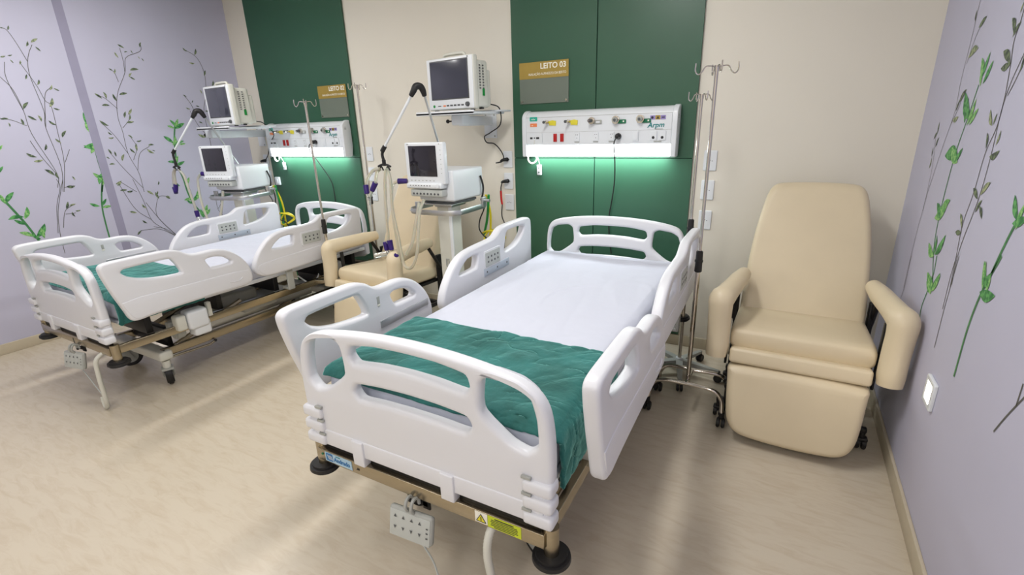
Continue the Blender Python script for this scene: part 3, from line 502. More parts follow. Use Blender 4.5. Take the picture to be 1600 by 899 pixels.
for i in range(3):
    a, b2_ = tri[i], tri[(i + 1) % 3]; wsx.tube([(a[0], Y0 - .002, a[1]), (b2_[0], Y0 - .002, b2_[1])], .0011, 5, smooth=False)
wsx.box((.253, Y0 - .0022, .4585), (.003, .0008, .011)).box((.253, Y0 - .0022, .4505), (.003, .0008, .003))
for k, wd in enumerate((.066, .090, .094, .090, .094, .070)): wsx.box((.334, Y0 - .0014, .474 - k * .0062), (wd, .0006, .0024 if k else .0035))
wsx.out('warning_sticker', BED1, smooth=False)

# mattresses with fitted sheets, lying in the beds
def mattress(loc, label, rz=0):
    b = M().m(SHEET); nx, ny = 90, 190
    W, L, H, z1 = .925, 1.965, .155, .775; r = .045
    t = bmesh.new(); rings = []
    sec = []
    hw = W / 2
    for k in range(9): a = R(90 * k / 8); sec.append((hw - r + r * math.sin(a), z1 - r + r * math.cos(a)))
    sec += [(hw, z1 - .08), (hw - .003, z1 - .11)]
    for k in range(1, 6): a = R(90 * k / 5); sec.append((hw - .03 + .027 * math.cos(a), z1 - H + .03 - .03 * math.sin(a)))
    top = [(-(hw - r) + (2 * hw - 2 * r) * k / nx, z1) for k in range(1, nx)]
    prof = [(-x, z) for x, z in sec[::-1]][:] + top + sec
    def rng(y, sh, dz):
        out = []
        for x, z in prof:
            zz = z1 - H / 2 + (z - z1 + H / 2) * dz; xx = x * sh
            if z > z1 - .001:
                n1 = noise.noise(Vector((xx * 2.2 + y * .8, y * 1.6 - xx * 1.4, 9 + loc[0])))
                zz += .0035 * math.exp(-(n1 / .03) ** 2) * max(0, min(1, .5 + 2 * noise.noise(Vector((xx * 2, y * 2, 30)))))
                zz += .006 * noise.noise(Vector((xx * 3 + loc[0], y * 2.4, 0))) + .008 * abs(noise.noise(Vector((xx * 9, y * 2.0 + xx * 3, 3 + loc[0]))))
            xx += (.004 * noise.noise(Vector((y * 9, zz * 12, 5 + loc[0])))) * (1 if abs(x) > hw - .02 else 0)
            out.append((xx, y, zz))
        return out
    R_ = []
    y0 = .085
    def end(a, y): d = 1 - math.sin(a); return rng(y, 1 - .07 * d, 1 - d * r / (H / 2))
    for k in range(8): a = R(90 * k / 7); R_.append(end(a, y0 + r * (1 - math.cos(a))))
    for k in range(1, ny): R_.append(rng(y0 + r + (L - 2 * r) * k / ny, 1, 1))
    for k in range(7, -1, -1): a = R(90 * k / 7); R_.append(end(a, y0 + L - r * (1 - math.cos(a))))
    b.loft(R_)
    o = b.out('mattress', None, loc, (0, 0, rz), ang=60); return tag(o, label, 'mattress', 'mattresses in white fitted sheets')
mattress((-.945, .98, 0), 'mattress in a white fitted sheet lying in the near bed', R(.7))
mattress((-3.80, 1.09, -.042), 'mattress in a white fitted sheet lying in the far bed by the mural wall')

def blanket(loc, label, skew, seed, y_far, hangR, hangL, rz=0):
    W = .4625; zt = .7795; yf = .083; nx, ny = 220, 140; r = .045
    def fold(s_, edge, hang):   # arc length past the edge -> (offset, drop)
        if s_ <= edge - r: return s_, 0
        a = (s_ - (edge - r)) / r
        if a < math.pi / 2: return edge - r + r * math.sin(a), r * (1 - math.cos(a))
        return edge + .002, r + (s_ - (edge - r) - r * math.pi / 2)
    t = bmesh.new(); G = []
    Lf = .010
    for j in range(ny + 1):
        row = []
        v = j / ny
        for i in range(nx + 1):
            u = i / nx; sx = -(W + hangL) + (2 * W + hangL + hangR) * u
            ylen = (y_far + skew * (sx / W) - yf) + Lf + .008 * noise.noise(Vector((sx * 5, seed, 0)))
            sy = ylen * v - Lf     # distance from the mattress foot end (negative hangs down)
            ax, dx = fold(abs(sx), W + .006, 0); ax = math.copysign(ax, sx)
            d_, dz = fold(-sy + 0.0, .0, 0) if sy < r else (-sy, 0)
            if sy < r:
                q = (r - sy)
                if q / r < math.pi / 2: yy = yf + r - r * math.sin(q / r); dz = r * (1 - math.cos(q / r))
                else: yy = yf - .003; dz = r + (q - r * math.pi / 2)
            else: yy = yf + sy; dz = 0
            z = zt - max(dx, dz) - .25 * min(dx, dz)
            P = Vector((ax, yy, z))
            wr_ = .009 * noise.noise(Vector((sx * 4.2, sy * 5 + seed, seed))) + .0065 * abs(noise.noise(Vector((sx * 9 + seed, sy * 11 - sx * 6, 1)))) * 1.6 - .004
            n1 = noise.noise(Vector((sx * 3.2 + sy * 2.6 + seed, sy * 9 - sx * 3.5, 7 + seed))); n2 = noise.noise(Vector((sx * 6 - sy * 5, sy * 5 + sx * 5 + seed, 2)))
            msk = max(0, min(1, .5 + 2.2 * noise.noise(Vector((sx * 3, sy * 3, seed + 20)))))
            wr_ += (.0045 - .005 * math.exp(-(n1 / .045) ** 2) - .003 * math.exp(-(n2 / .05) ** 2)) * msk
            fl = 1.0 if dx + dz < .01 else .5
            if dx > .02: P.x += math.copysign(.006 + abs(wr_) * 1.3, sx)
            elif dz > .02: P.y -= abs(wr_) * .6
            P.z += max(0, wr_ + .002) * fl
            row.append(t.verts.new(P))
        G.append(row)
    for j in range(ny):
        for i in range(nx): t.faces.new((G[j][i], G[j][i + 1], G[j + 1][i + 1], G[j + 1][i]))
    bmesh.ops.recalc_face_normals(t, faces=t.faces)
    b = M().m(VELVET); b._merge(t)
    o = b.out('blanket', None, loc, (0, 0, rz), ang=180)
    md = o.modifiers.new('thick', 'SOLIDIFY'); md.thickness = .015; md.offset = 1
    return tag(o, label, 'blanket', 'folded teal blankets')
blanket((-.945, .98, 0), 'teal velvet blanket folded over the foot of the near bed', .0, 3.1, .60, .165, .0, R(.7))
blanket((-3.80, 1.09, -.042), 'teal velvet blanket folded over the foot of the far bed', -.02, 8.7, .60, .16, .0)

# wired handsets hanging from the foot bars, and the sleeved cables beside them
def handset(loc, label, cable, rz=0):
    t = thing('bed_handset', label, 'remote control', loc, rz, 'bed handsets hanging from the foot bars')
    tilt = R(-12)
    b = N(GREYP).box((0, 0, -.085), (.175, .024, .105), .011, rot=(tilt, 0, R(4))).m(LGREY).box((0, -.0125, -.0875), (.162, .003, .094), .006, rot=(tilt, 0, R(4)))
    b.out('handset_body', t)
    k = M().m(GREYD)
    mt = Matrix.Translation((0, 0, -.085)) @ Euler((tilt, 0, R(4))).to_matrix().to_4x4()
    for c_ in range(4):
        for r_, up in ((.018, 1), (-.012, -1)):
            x = -.058 + c_ * .033
            P = [mt @ Vector(p) for p in ((x - .006, -.0155, r_), (x + .006, -.0155, r_), (x, -.0155, r_ + .012 * up))]
            k.poly(P if up > 0 else P[::-1])
    for r_ in (.012, -.004, -.022):
        P = [mt @ Vector((.07 + a, -.0155, r_ + b_)) for a, b_ in ((-.004, -.002), (.004, -.002), (.004, .003), (-.004, .003))]; k.poly(P)
    k.out('keys', t, smooth=False)
    h = N(GREYP)
    for x in (-.012, .012): h.tube([(x, .012, -.05), (x, -.008, -.015), (x, .006, .012), (x, .030, .004), (x, .034, -.02)], .006, 8)
    h.out('hanging_clip', t)
    N(BLACKM).box((-.038, .045, .0), (.014, .010, .085), .002).box((.035, .045, -.01), (.03, .008, .065), .002).box((0, .045, -.022), (.085, .008, .022), .002).out('clip_bracket', t)
    N(LGREY).tube([(.02, .0, -.135)] + cable, .0032, 8).out('cable', t)
    return t
handset((-.958, .955, .425), 'grey wired handset hanging from the foot bar of the near bed', [(.045, 0, -.16), (.085, 0, -.23), (.115, -.02, -.33), (.12, -.08, -.41), (.10, -.2, -.419)])
handset((-3.75, 1.055, .385), 'grey wired handset hanging from the foot bar of the far bed', [(.05, 0, -.16), (.11, .0, -.24), (.17, .0, -.32), (.205, .0, -.362)], R(8))
o = N(OFFW).tube([(-.665, 1.035, .43), (-.670, .99, .40), (-.672, .975, .33), (-.665, .985, .20), (-.66, .985, .06), (-.67, .95, .016), (-.72, .80, .014), (-.85, .62, .014)], .0135, 12, n=14, corr=(.012, .05)).out('cable_sleeve')
tag(o, 'pale spiral-wrapped power cable hanging below the warning sticker of the near bed', 'cable', 'spiral-wrapped bed cables')
o = N(OFFW).tube([(-3.44, 1.12, .40), (-3.45, 1.06, .36), (-3.46, 1.05, .26), (-3.47, 1.05, .12), (-3.50, 1.055, .04), (-3.535, 1.06, .018), (-3.56, 1.065, .035), (-3.575, 1.07, .075)], .0125, 12, n=14, corr=(.012, .05)).out('cable_sleeve')
tag(o, 'pale spiral-wrapped power cable hanging below the foot of the far bed', 'cable', 'spiral-wrapped bed cables')

# ------------------------------------------------------------------ reclining chairs
def make_recliner():
    t = thing('recliner_chair', '', 'recliner', (0, 0, 0), 0, 'cream reclining armchairs')
    cz = lambda P: chaikin(P, 2)
    # footrest: panel tilted forward at the foot
    def fr(u, v, w_): return (u, .045 - (.40 - v) * .22 + w_ * -1, v)
    ft = N(LEATHER).plate(cz([(-.30, .36), (-.305, .388), (-.285, .408), (0, .414), (.285, .408), (.305, .388), (.30, .36), (.292, .22), (.280, .12), (.24, .062), (.16, .046), (0, .040), (-.16, .046), (-.24, .062), (-.280, .12), (-.292, .22)]), [], .095, .036, fr, 5)
    ft.out('footrest', t)
    b = N(LEATHER).box((0, .080, .447), (.605, .12, .080), .018, rot=(R(-10), 0, 0), seg=4)
    b.out('knee_roll', t)
    b = N(LEATHER)
    def seat_ring(y, z0, z1, w_): return rrect3(w_, z1 - z0, .038, y, (z0 + z1) / 2)
    def rrect3(w_, h, r, y, zc): return [(a, y, c_) for a, c_ in rrect(w_, h, r, 0, zc)]
    prof = ((.076, .490, .560, .60), (.082, .480, .572, .615), (.094, .472, .580, .622), (.14, .466, .584, .628), (.30, .46, .574, .625), (.48, .455, .562, .622), (.60, .455, .556, .615), (.63, .465, .545, .60))
    b.loft([[(a, y, c_) for a, c_ in rrect(w_, z1 - z0, min(.035, (z1 - z0) / 2 - .002), 0, (z0 + z1) / 2)] for y, z0, z1, w_ in prof])
    b.out('seat', t)
    # backrest leaning back
    def fb(u, v, w_): return (u, .53 + (v - .50) * .40 - w_, v)
    b = N(LEATHER).plate(cz([(-.305, .54), (-.30, .51), (-.27, .50), (0, .498), (.27, .50), (.30, .51), (.305, .54), (.300, .75), (.285, .95), (.262, 1.10), (.242, 1.19), (.215, 1.228), (.17, 1.24), (0, 1.246), (-.17, 1.24), (-.215, 1.228), (-.242, 1.19), (-.262, 1.10), (-.285, .95), (-.300, .75)]), [], .105, .036, fb, 5)
    b.out('backrest', t)
    for sx in (-1, 1):
        P = [(sx * .305, .50, .758), (sx * .322, .36, .755), (sx * .342, .22, .750), (sx * .360, .110, .742), (sx * .371, .078, .730), (sx * .372, .068, .69), (sx * .368, .062, .58), (sx * .366, .050, .49), (sx * .367, .044, .435)]
        N(LEATHER).tube(P, [.038, .048, .050, .054, .061, .060, .056, .055, .055, .050], 18, n=6).out('armrest', t)
        b = N(BLACKM).box((sx * .325, .15, .52), (.012, .03, .34), .004)
        b.box((sx * .30, .37, .24), (.025, .56, .03), .006).box((sx * .325, .57, .44), (.022, .05, .42), .006).tube([(sx * .335, .46, .72), (sx * .338, .60, .50), (sx * .33, .66, .40)], .014, 8)
        b.box((sx * .335, .60, .50), (.02, .09, .10), .008)
        b.box((sx * .30, .16, .28), (.022, .03, .36), .005).box((sx * .318, .17, .112), (.06, .03, .025), .005).box((sx * .318, .60, .112), (.06, .03, .025), .005).box((sx * .30, .60, .17), (.022, .03, .15), .005)
        b.out('side_frame', t)
        for y in (.17, .60):
            c_ = N(BLACK); cx_ = sx * .335
            for q in (-.014, .014): c_.cyl((cx_ + q - .009, y + .01, .032), (cx_ + q + .009, y + .01, .032), .032, seg=24, bev=.004)
            c_.cyl((cx_, y, .04), (cx_, y, .11), .012).box((cx_, y, .062), (.05, .04, .02), .008).out('caster', t)
    N(BLACKM).box((0, .60, .22), (.64, .03, .03), .005).box((0, .14, .25), (.64, .03, .03), .005).box((0, .33, .438), (.62, .50, .02), .004).out('cross_frame', t)
    return t
REC = make_recliner(); place(REC, (.155, 2.47, 0), R(0), 'cream reclining armchair standing in the corner by the right lilac wall')
REC2 = copy_tree(REC); place(REC2, (-2.735, 2.45, 0), R(-5), 'cream reclining armchair between the two beds, behind the ventilator hoses')

# ------------------------------------------------------------------ drip stands
def hooks(b, z, rz=0, r=.10, n=4):
    for k in range(n):
        a = rz + 2 * math.pi * k / n; d = Vector((math.cos(a), math.sin(a), 0)); o_ = Vector((0, 0, z))
        b.tube([o_, o_ + d * r * .5 + Vector((0, 0, .004)), o_ + d * r * .68 - Vector((0, 0, .018)), o_ + d * r * .85 - Vector((0, 0, .030)), o_ + d * r * 1.0 - Vector((0, 0, .016)), o_ + d * r * 1.0 + Vector((0, 0, .018))], .003, 7, n=5)
def drip_stand(loc, ztop, zgrip, label, rz=0, hr=.12, base='hoops'):
    t = thing('drip_stand', label, 'drip stand', loc, rz, 'chrome drip stands')
    zj = zgrip
    b = N(CHROME).cyl((0, 0, {'hoops': .19, 'clamp': .40}.get(base, .08)), (0, 0, zj + .02), .0125, seg=20); b.out('lower_pole', t)
    b = N(CHROME).cyl((0, 0, zj), (0, 0, ztop), .0085, seg=16); b.out('upper_pole', t)
    g = N(BLACK).cyl((0, 0, zj - .06), (0, 0, zj + .055), .019, .017, 20, .004)
    g.cyl((0, 0, zj - .005), (0, 0, zj + .005), .021, seg=20).out('height_grip', t)
    h = N(CHROME); hooks(h, ztop, R(20), hr); h.cyl((0, 0, ztop - .02), (0, 0, ztop + .006), .011).out('hanging_hooks', t)
    if base == 'clamp':
        N(STEEL).box((-.055, 0, .445), (.17, .045, .03), .004).cyl((0, 0, .42), (0, 0, .49), .019, seg=18).out('bed_bracket', t)
    elif base == 'hoops':
        for y, x0, x1, yc in ((-.06, -.20, .20, -.0), (.14, -.19, .21, .0)):
            P = [(x0, y + (-.02 if y < 0 else .02), .075), (x0 + .012, y, .15), (x0 + .06, y, .195), (0, y * .9, .20), (x1 - .06, y, .195), (x1 - .012, y, .15), (x1, y + (-.02 if y < 0 else -.04), .075)]
            N(CHROME).tube(P, .0115, 10, n=8).out('base_hoop', t)
            for q in (P[0], P[-1]):
                c_ = N(BLACK).cyl((q[0], q[1], .05), (q[0], q[1], .085), .014)
                for e in (-1, 1): c_.cyl((q[0] + e * .004, q[1] - .008, .028), (q[0] + e * .021, q[1] - .008, .028), .028, seg=22, bev=.004)
                c_.out('caster', t)
        N(CHROME).tube([(0, -.06, .20), (0, .03, .197), (0, .14, .20)], .011, 8).out('base_link', t)
    else:
        for k in range(5):
            a = 2 * math.pi * k / 5 + .95; d = Vector((math.cos(a), math.sin(a), 0)); e = d * .25
            l = N(GREYP); n_ = Vector((-d.y, d.x, 0))
            l.loft([[tuple(d * q + n_ * x * wq + Vector((0, 0, z))) for x, z in ((-1, zc - h_), (1, zc - h_), (1, zc + h_), (-1, zc + h_))] for q, wq, zc, h_ in ((.02, .022, .085, .016), (.14, .017, .078, .012), (.25, .012, .070, .009))]).out('base_leg', t)
            c_ = N(BLACK).cyl(e + Vector((0, 0, .045)), e + Vector((0, 0, .075)), .012)
            for q in (-1, 1): c_.cyl(e + n_ * q * .003 + Vector((0, 0, .026)), e + n_ * q * .019 + Vector((0, 0, .026)), .026, seg=22, bev=.004)
            c_.out('caster', t)
        N(WHITE2).cyl((0, 0, .07), (0, 0, .11), .028, .022, 20).out('base_hub', t)
    return t
drip_stand((-.352, 2.62, 0), 1.835, .90, 'tall chrome drip stand with two hoop feet, nearest to the right recliner', R(0), .095)
drip_stand((-.478, 3.07, 0), 1.735, .98, 'shorter drip stand with a white star base behind the hoop-footed one', R(12), .075, 'star')
drip_stand((-3.15, 2.585, 0), 1.815, .90, 'chrome drip pole fixed to the side of the far bed', R(25), .075, 'clamp')
drip_stand((-3.335, 3.30, 0), 1.975, 1.02, 'chrome drip stand against the wall behind the middle recliner', R(10), .075, 'star')
# ------------------------------------------------------------------ headwall service units
def make_headwall():
    """local x from the unit's left end, y = 0 at the green board, z absolute"""
    t = thing('headwall_unit', '', 'gas and power panel', (0, 0, 0), 0, 'white headwall service units')
    W, D_ = 1.125, .098
    # housing: extruded profile with sloping top, open where the lamp sits
    sec = [(0, 1.695), (-.030, 1.700), (-.062, 1.692), (-.088, 1.672), (-D_, 1.655), (-D_, 1.462), (-.055, 1.460), (-.030, 1.395), (0, 1.390)]
    b = N(WHITE2).loft([[(x, y, z) for y, z in sec] for x in (.03, W - .03)]); b.out('housing', t)
    for sx, x0 in ((-1, 0), (1, W)):
        prof = [(0, 1.702), (-.032, 1.708), (-.068, 1.698), (-.094, 1.676), (-.106, 1.652), (-.106, 1.40), (-.103, 1.376), (-.06, 1.374), (0, 1.38)]
        xa, xb = (x0, x0 + .034) if sx < 0 else (x0 - .034, x0)
        e = M().m(WHITE2).plate([(y, z) for y, z in chaikin(prof, 1)], [], .034, .006, lambda u, v, w_, c_=(xa + xb) / 2: (c_ + w_, u, v), 3)
        e.m(GREYD)
        for k in range(3): e.box((x0 - sx * .001, -.07, 1.642 - k * .009), (.004, .024, .0025))
        e.out('end_cap', t)
    N(WHITE2).box((W / 2, -D_ - .002, 1.560), (W - .07, .005, .192), .001, seg=1).m(GREYP).box((W / 2, -D_ - .004, 1.656), (W - .07, .002, .0025)).box((W / 2, -D_ - .0045, 1.552), (W - .07, .0012, .0012)).out('front_panel', t)
    N(TUBE).box((W / 2, -.072, 1.419), (W - .072, .050, .076), .004).out('lamp_diffuser', t)
    yf = -D_ - .005
    # gas outlets
    for k, (x, kind) in enumerate(((.213, 'y'), (.380, 'y'), (.552, 'g'), (.722, 'v'), (.888, 'v'))):
        z = 1.622
        if kind == 'y':
            o = N(CHROME).cyl((x, yf, z), (x, yf - .032, z), .013, seg=18, bev=.002).cyl((x, yf - .030, z), (x - .006, yf - .052, z), .009, seg=16).m(GREYD).cyl((x - .006, yf - .052, z), (x - .008, yf - .060, z), .010, seg=16)
            tm, tp = YEL, [(x + .012, z - .022), (x + .064, z - .026), (x + .066, z + .006), (x + .040, z + .012), (x + .012, z + .008)]
        elif kind == 'g':
            o = N(CHROME).cyl((x, yf, z), (x, yf - .026, z), .023, seg=24, bev=.004).m(GREYD).cyl((x - .004, yf - .026, z), (x - .008, yf - .048, z), .012, seg=16).m(CHROME).cyl((x - .008, yf - .048, z), (x - .009, yf - .056, z), .008, seg=12)
            tm, tp = GREYP, rrect(.062, .026, .004, x + .038, z - .010)
        else:
            o = N(CHROME).cyl((x, yf, z), (x, yf - .024, z), .026, seg=26, bev=.004).m(GREYP).cyl((x, yf - .024, z), (x, yf - .038, z), .017, seg=20).m(GREYD).cyl((x, yf - .038, z), (x, yf - .046, z), .008, seg=12)
            tm, tp = GREENT, rrect(.058, .026, .004, x + .040, z - .012)
        g = o.out('gas_outlet', t)
        tg = M().m(tm).plate(tp, [], .003, .0005, FY(yf - .004))
        if kind == 'v': tg.m(INKW).box((x + .052, yf - .006, z - .011), (.010, .001, .010))
        if kind == 'g': tg.m(WHITE2).box((x + .042, yf - .006, z - .010), (.028, .001, .010))
        tg.out('gas_tag', g)
    # stickers, lettering
    N(TEALS).plate(rrect(.062, .030, .006, .097, 1.646), [], .0016, .0004, FY(yf - .0008)).m(INKW).text('mlw', .020, fy(yf - .0018, .078, 1.639)).out('sticker', t, smooth=False)
    b = N(ORANGE).plate(rrect(.056, .024, .003, .097, 1.604), [], .0016, .0004, FY(yf - .0008)).m(INKW)
    b.text('ıııı', .016, fy(yf - .0018, .080, 1.598)).out('sticker', t, smooth=False)
    b = N(VIOLET).box((1.000 - .034, yf - .0006, 1.628), (.032, .0012, .026)).m(GOLD).box((1.000, yf - .0006, 1.628), (.032, .0012, .026)).m(VIOLET).box((1.034, yf - .0006, 1.628), (.032, .0012, .026)).m(INKD).cyl((.964, yf, 1.628), (.964, yf - .0016, 1.628), .008, seg=12)
    b.poly([(.990, yf - .0016, 1.620), (1.010, yf - .0016, 1.620), (1.0, yf - .0016, 1.637)]).box((1.034, yf - .0014, 1.628), (.020, .001, .006))
    b.out('sticker', t, smooth=False)
    lg = lambda u, v, w_: (.935 + u + v * .25, yf - w_ - .0006, 1.566 + v + u * .02)
    N(INKT).text('Arpm', .044, lg, squash=1.05, bold=.0008).m(GREYP).text('Electronic', .013, lambda u, v, w_: (.985 + u, yf - w_ - .0006, 1.553 + v)).out('lettering', t, smooth=False)
    # call pad, red sockets, power sockets, switch, round sockets
    k = N(WHITE2).plate(rrect(.128, .080, .006, .104, 1.508), [], .006, .002, FY(yf - .003)).m(INKD).box((.080, yf - .0075, 1.513), (.020, .003, .014), .001).box((.132, yf - .0075, 1.513), (.024, .003, .014), .001).cyl((.106, yf - .006, 1.514), (.106, yf - .009, 1.514), .005, seg=12)
    k.out('call_point', t)
    for x in (.272, .325): N(RED).box((x, yf - .004, 1.513), (.026, .010, .056), .002).out('red_switch', t)
    for x in (.440, .580, .692): 
        q = N(WHITE2).plate(rrect(.040, .058, .004, x, 1.516), [], .006, .002, FY(yf - .003)).m(INKD)
        for a, b_ in ((-.006, .014), (.007, .014), (.001, -.008)): q.cyl((x + a, yf - .005, 1.516 + b_), (x + a, yf - .0072, 1.516 + b_), .0024, seg=10)
        q.m(GREYP).box((x, yf - .001, 1.480), (.036, .002, .006)); q.out('power_socket', t)
    N(WHITE2).plate(rrect(.040, .068, .004, .860, 1.514), [], .008, .002, FY(yf - .004)).box((.860, yf - .009, 1.514), (.030, .006, .052), .002).out('light_switch', t)
    for x in (.978, 1.036):
        q = N(WHITE2).plate(rrect(.046, .062, .008, x, 1.515), [], .006, .002, FY(yf - .003)).m(INKD).cyl((x, yf - .005, 1.503), (x, yf - .0072, 1.503), .009, seg=16)
        q.out('round_socket', t)
    N(GREYP).box((1.007, yf - .001, 1.478), (.05, .002, .007)).out('socket_caption', t)
    return t
YU = YB - .021
HW = make_headwall(); place(HW, (-1.787, YU, 0), 0, 'white headwall unit with lit lamp on the green board behind the near bed')
HW2 = copy_tree(HW); place(HW2, (-4.795, YU, 0), 0, 'white headwall unit with lit lamp on the green board behind the far bed')
for ux, lab in ((-1.787, 'near'), (-4.795, 'far')):
    p = (ux + .742, YU - .105, 1.515)
    c_ = thing('power_cord', 'black power cord plugged into the headwall unit behind the %s bed' % lab, 'power cord', p, 0, 'cords hanging from headwall units')
    N(BLACK).cyl((0, 0, 0), (0, -.028, 0), .022, .017, 20, .004).ball((0, -.03, 0), .016, (1, .7, 1.2)).out('plug', c_)
    if lab == 'near': P = [(-.004, -.04, -.008), (-.014, -.052, -.05), (-.012, -.035, -.12), (-.014, -.01, -.20), (-.03, .04, -.32), (-.055, .07, -.46), (-.075, .085, -.57), (-.07, .088, -.72), (-.05, .088, -.85)]
    else: P = [(-.012, -.04, -.008), (-.04, -.052, -.03), (-.055, -.04, -.09), (-.04, 0, -.15), (.0, .05, -.27), (.03, .08, -.36), (.05, .088, -.46), (.05, .088, -.75)]
    N(BLACK).tube(P, .0045, 8).out('cable', c_)
    c_ = thing('nurse_call_remote', 'white nurse call button with coiled lead below the headwall unit behind the %s bed' % lab, 'call button', (ux + .06, YU, 1.37), 0, 'nurse call buttons with coiled leads')
    b = N(OFFW)
    rr_ = .034
    for q in range(4):
        b.tube([(.0 + (rr_ + q * .002) * math.cos(a * .5236) + q * .002, -.060 - q * .004, -.005 + (rr_ + q * .002) * math.sin(a * .5236)) for a in range(12)], .0032, 7, n=3, closed=True)
    b.tube([(.045, -.105, .145), (.043, -.108, .10), (.03, -.085, .05), (.02, -.066, .032)], .0028, 7)
    b.tube([(.030, -.062, .02), (.042, -.045, -.01), (.044, -.020, -.06)], .003, 7)
    b.out('coiled_lead', c_)
    N(WHITE2).box((.040, -.020, -.095), (.038, .020, .078), .007).m(GREYD).cyl((.040, -.030, -.080), (.040, -.0325, -.080), .005, seg=12).box((.040, -.0305, -.112), (.014, .002, .012), .002).out('button_body', c_)

# ------------------------------------------------------------------ bed signs on the green boards
for x0, z0, wd, num, lab in ((-1.848, 1.757, .395, 'LEITO 03', 'near'), (-4.035, 1.735, .375, 'LEITO 02', 'far')):
    t = thing('bed_sign', 'gold and clear acrylic wall sign reading %s above the %s bed' % (num, lab), 'sign', (x0, YU, z0), 0, 'gold bed number signs')
    N(ACRYL).box((wd / 2, -.006, .142), (wd, .005, .284), .001, seg=1).out('acrylic_sheet', t)
    b = N(GOLD).box((wd / 2, -.0095, .228), (wd, .0015, .112)); b.out('gold_header', t, smooth=False)
    fr = lambda u, v, w_: (wd - .018 + u, -.0105 - w_, .236 + v)
    fr2 = lambda u, v, w_: (wd - .018 + u, -.0105 - w_, .194 + v)
    N(INKW).text(num, .052, fr, 'RIGHT', bold=.001).text('INALAÇÃO-ALPINEZZO DA BERTO', .023, fr2, 'RIGHT', squash=.83).out('lettering', t, smooth=False)
    N(CHROME).cyl((.018, -.004, .016), (.018, -.012, .016), .008, seg=14).cyl((wd - .018, -.004, .016), (wd - .018, -.012, .016), .008, seg=14).out('fixing', t)

# ------------------------------------------------------------------ wall sockets
def make_plate():
    t = thing('wall_socket', '', 'socket', (0, 0, 0), 0, 'white wall socket plates')
    N(WHITE2).plate(rrect(.082, .130, .008), [], .009, .004, lambda u, v, w_: (u, -.0045 - w_, v)).out('cover_plate', t)
    b = N(GREYD)
    for a in (-.013, 0, .013): b.cyl((a, -.009, .002 - abs(a) * .3), (a, -.0105, .002 - abs(a) * .3), .003, seg=10)
    b.out('pin_holes', t); return t
PL = make_plate(); first = True
SOCK = [(-.459, 1.348, 'topmost socket plate behind the chrome drip stands'), (-.460, 1.157, 'middle socket plate behind the chrome drip stands'), (-.458, .955, 'lowest socket plate behind the chrome drip stands'),
        (-1.985, 1.351, 'topmost socket plate left of the near green board, with the monitor plug'), (-1.984, 1.180, 'middle socket plate left of the near green board, with the red-marked plug'), (-1.981, 1.008, 'empty lowest socket plate left of the near green board'),
        (-3.482, 1.395, 'topmost socket plate right of the far green board'), (-3.484, 1.208, 'middle socket plate right of the far green board'), (-3.482, 1.020, 'lowest socket plate right of the far green board'),
        (-5.035, 1.328, 'topmost socket plate left of the far green board'), (-5.032, 1.157, 'middle socket plate left of the far green board'), (-5.030, .966, 'lowest socket plate left of the far green board')]
for x, z, lab in SOCK:
    o = PL if first else copy_tree(PL); first = False
    place(o, (x, YB, z), 0, 'white ' + lab)
t = thing('wall_switch', 'small white switch box on the edge of the far green board', 'switch', (-4.86, YU, 1.115), 0)
N(WHITE2).box((0, -.012, 0), (.07, .024, .085), .006).out('switch_box', t); N(WHITE2).box((0, -.026, 0), (.03, .006, .045), .002).out('rocker', t)
for x, sg, z, y, lab in ((XR, -1, .565, 2.235, 'right'), (XL, 1, .42, 2.15, 'left')):
    t = thing('night_light', 'square lit night light on the %s lilac wall' % lab, 'night light', (x, y, z), 0, 'square wall night lights')
    N(WHITE2).plate(rrect(.115, .115, .008), [rrect(.070, .074, .003)], .014, .004, lambda u, v, w_: (sg * .007 + w_, u, v)).out('cover_plate', t)
    N(NIGHT).box((sg * .006, 0, 0), (.008, .069, .073)).out('lens', t, smooth=False)

# ------------------------------------------------------------------ patient monitors on wall shelves
def make_shelf(loc, wx, label):
    """local origin: centre of shelf top front edge; y to the wall"""
    t = thing('monitor_shelf', label, 'shelf', loc, 0, 'wall shelves under the monitors')
    dy = YB - loc[1]
    N(WHITE2).box((0, .20, -.011), (.50, .42, .016), .003).box((0, -.004, -.008), (.50, .012, .028), .003).box((.12, .36, .002), (.34, .16, .012), .003).out('shelf_plate', t)
    N(WHITE2).box((wx, dy - .004, -.10), (.115, .008, .19), .002).m(GREYP).cyl((wx - .04, dy - .008, -.02), (wx - .04, dy - .012, -.02), .007, seg=12).cyl((wx + .04, dy - .008, -.02), (wx + .04, dy - .012, -.02), .007, seg=12).cyl((wx + .04, dy - .008, -.18), (wx + .04, dy - .012, -.18), .007, seg=12).out('wall_plate', t)
    N(WHITE2).box((wx * .7, (.16 + dy) / 2 + .0, -.062), (.075, dy - .17, .07), .01).box((wx * .7, .15, -.055), (.10, .10, .075), .012).m(BLACK).cyl((wx * .7 - .055, .13, -.062), (wx * .7 - .10, .13, -.062), .006, seg=10).ball((wx * .7 - .10, .13, -.062), .014).out('swivel_arm', t)
    return t
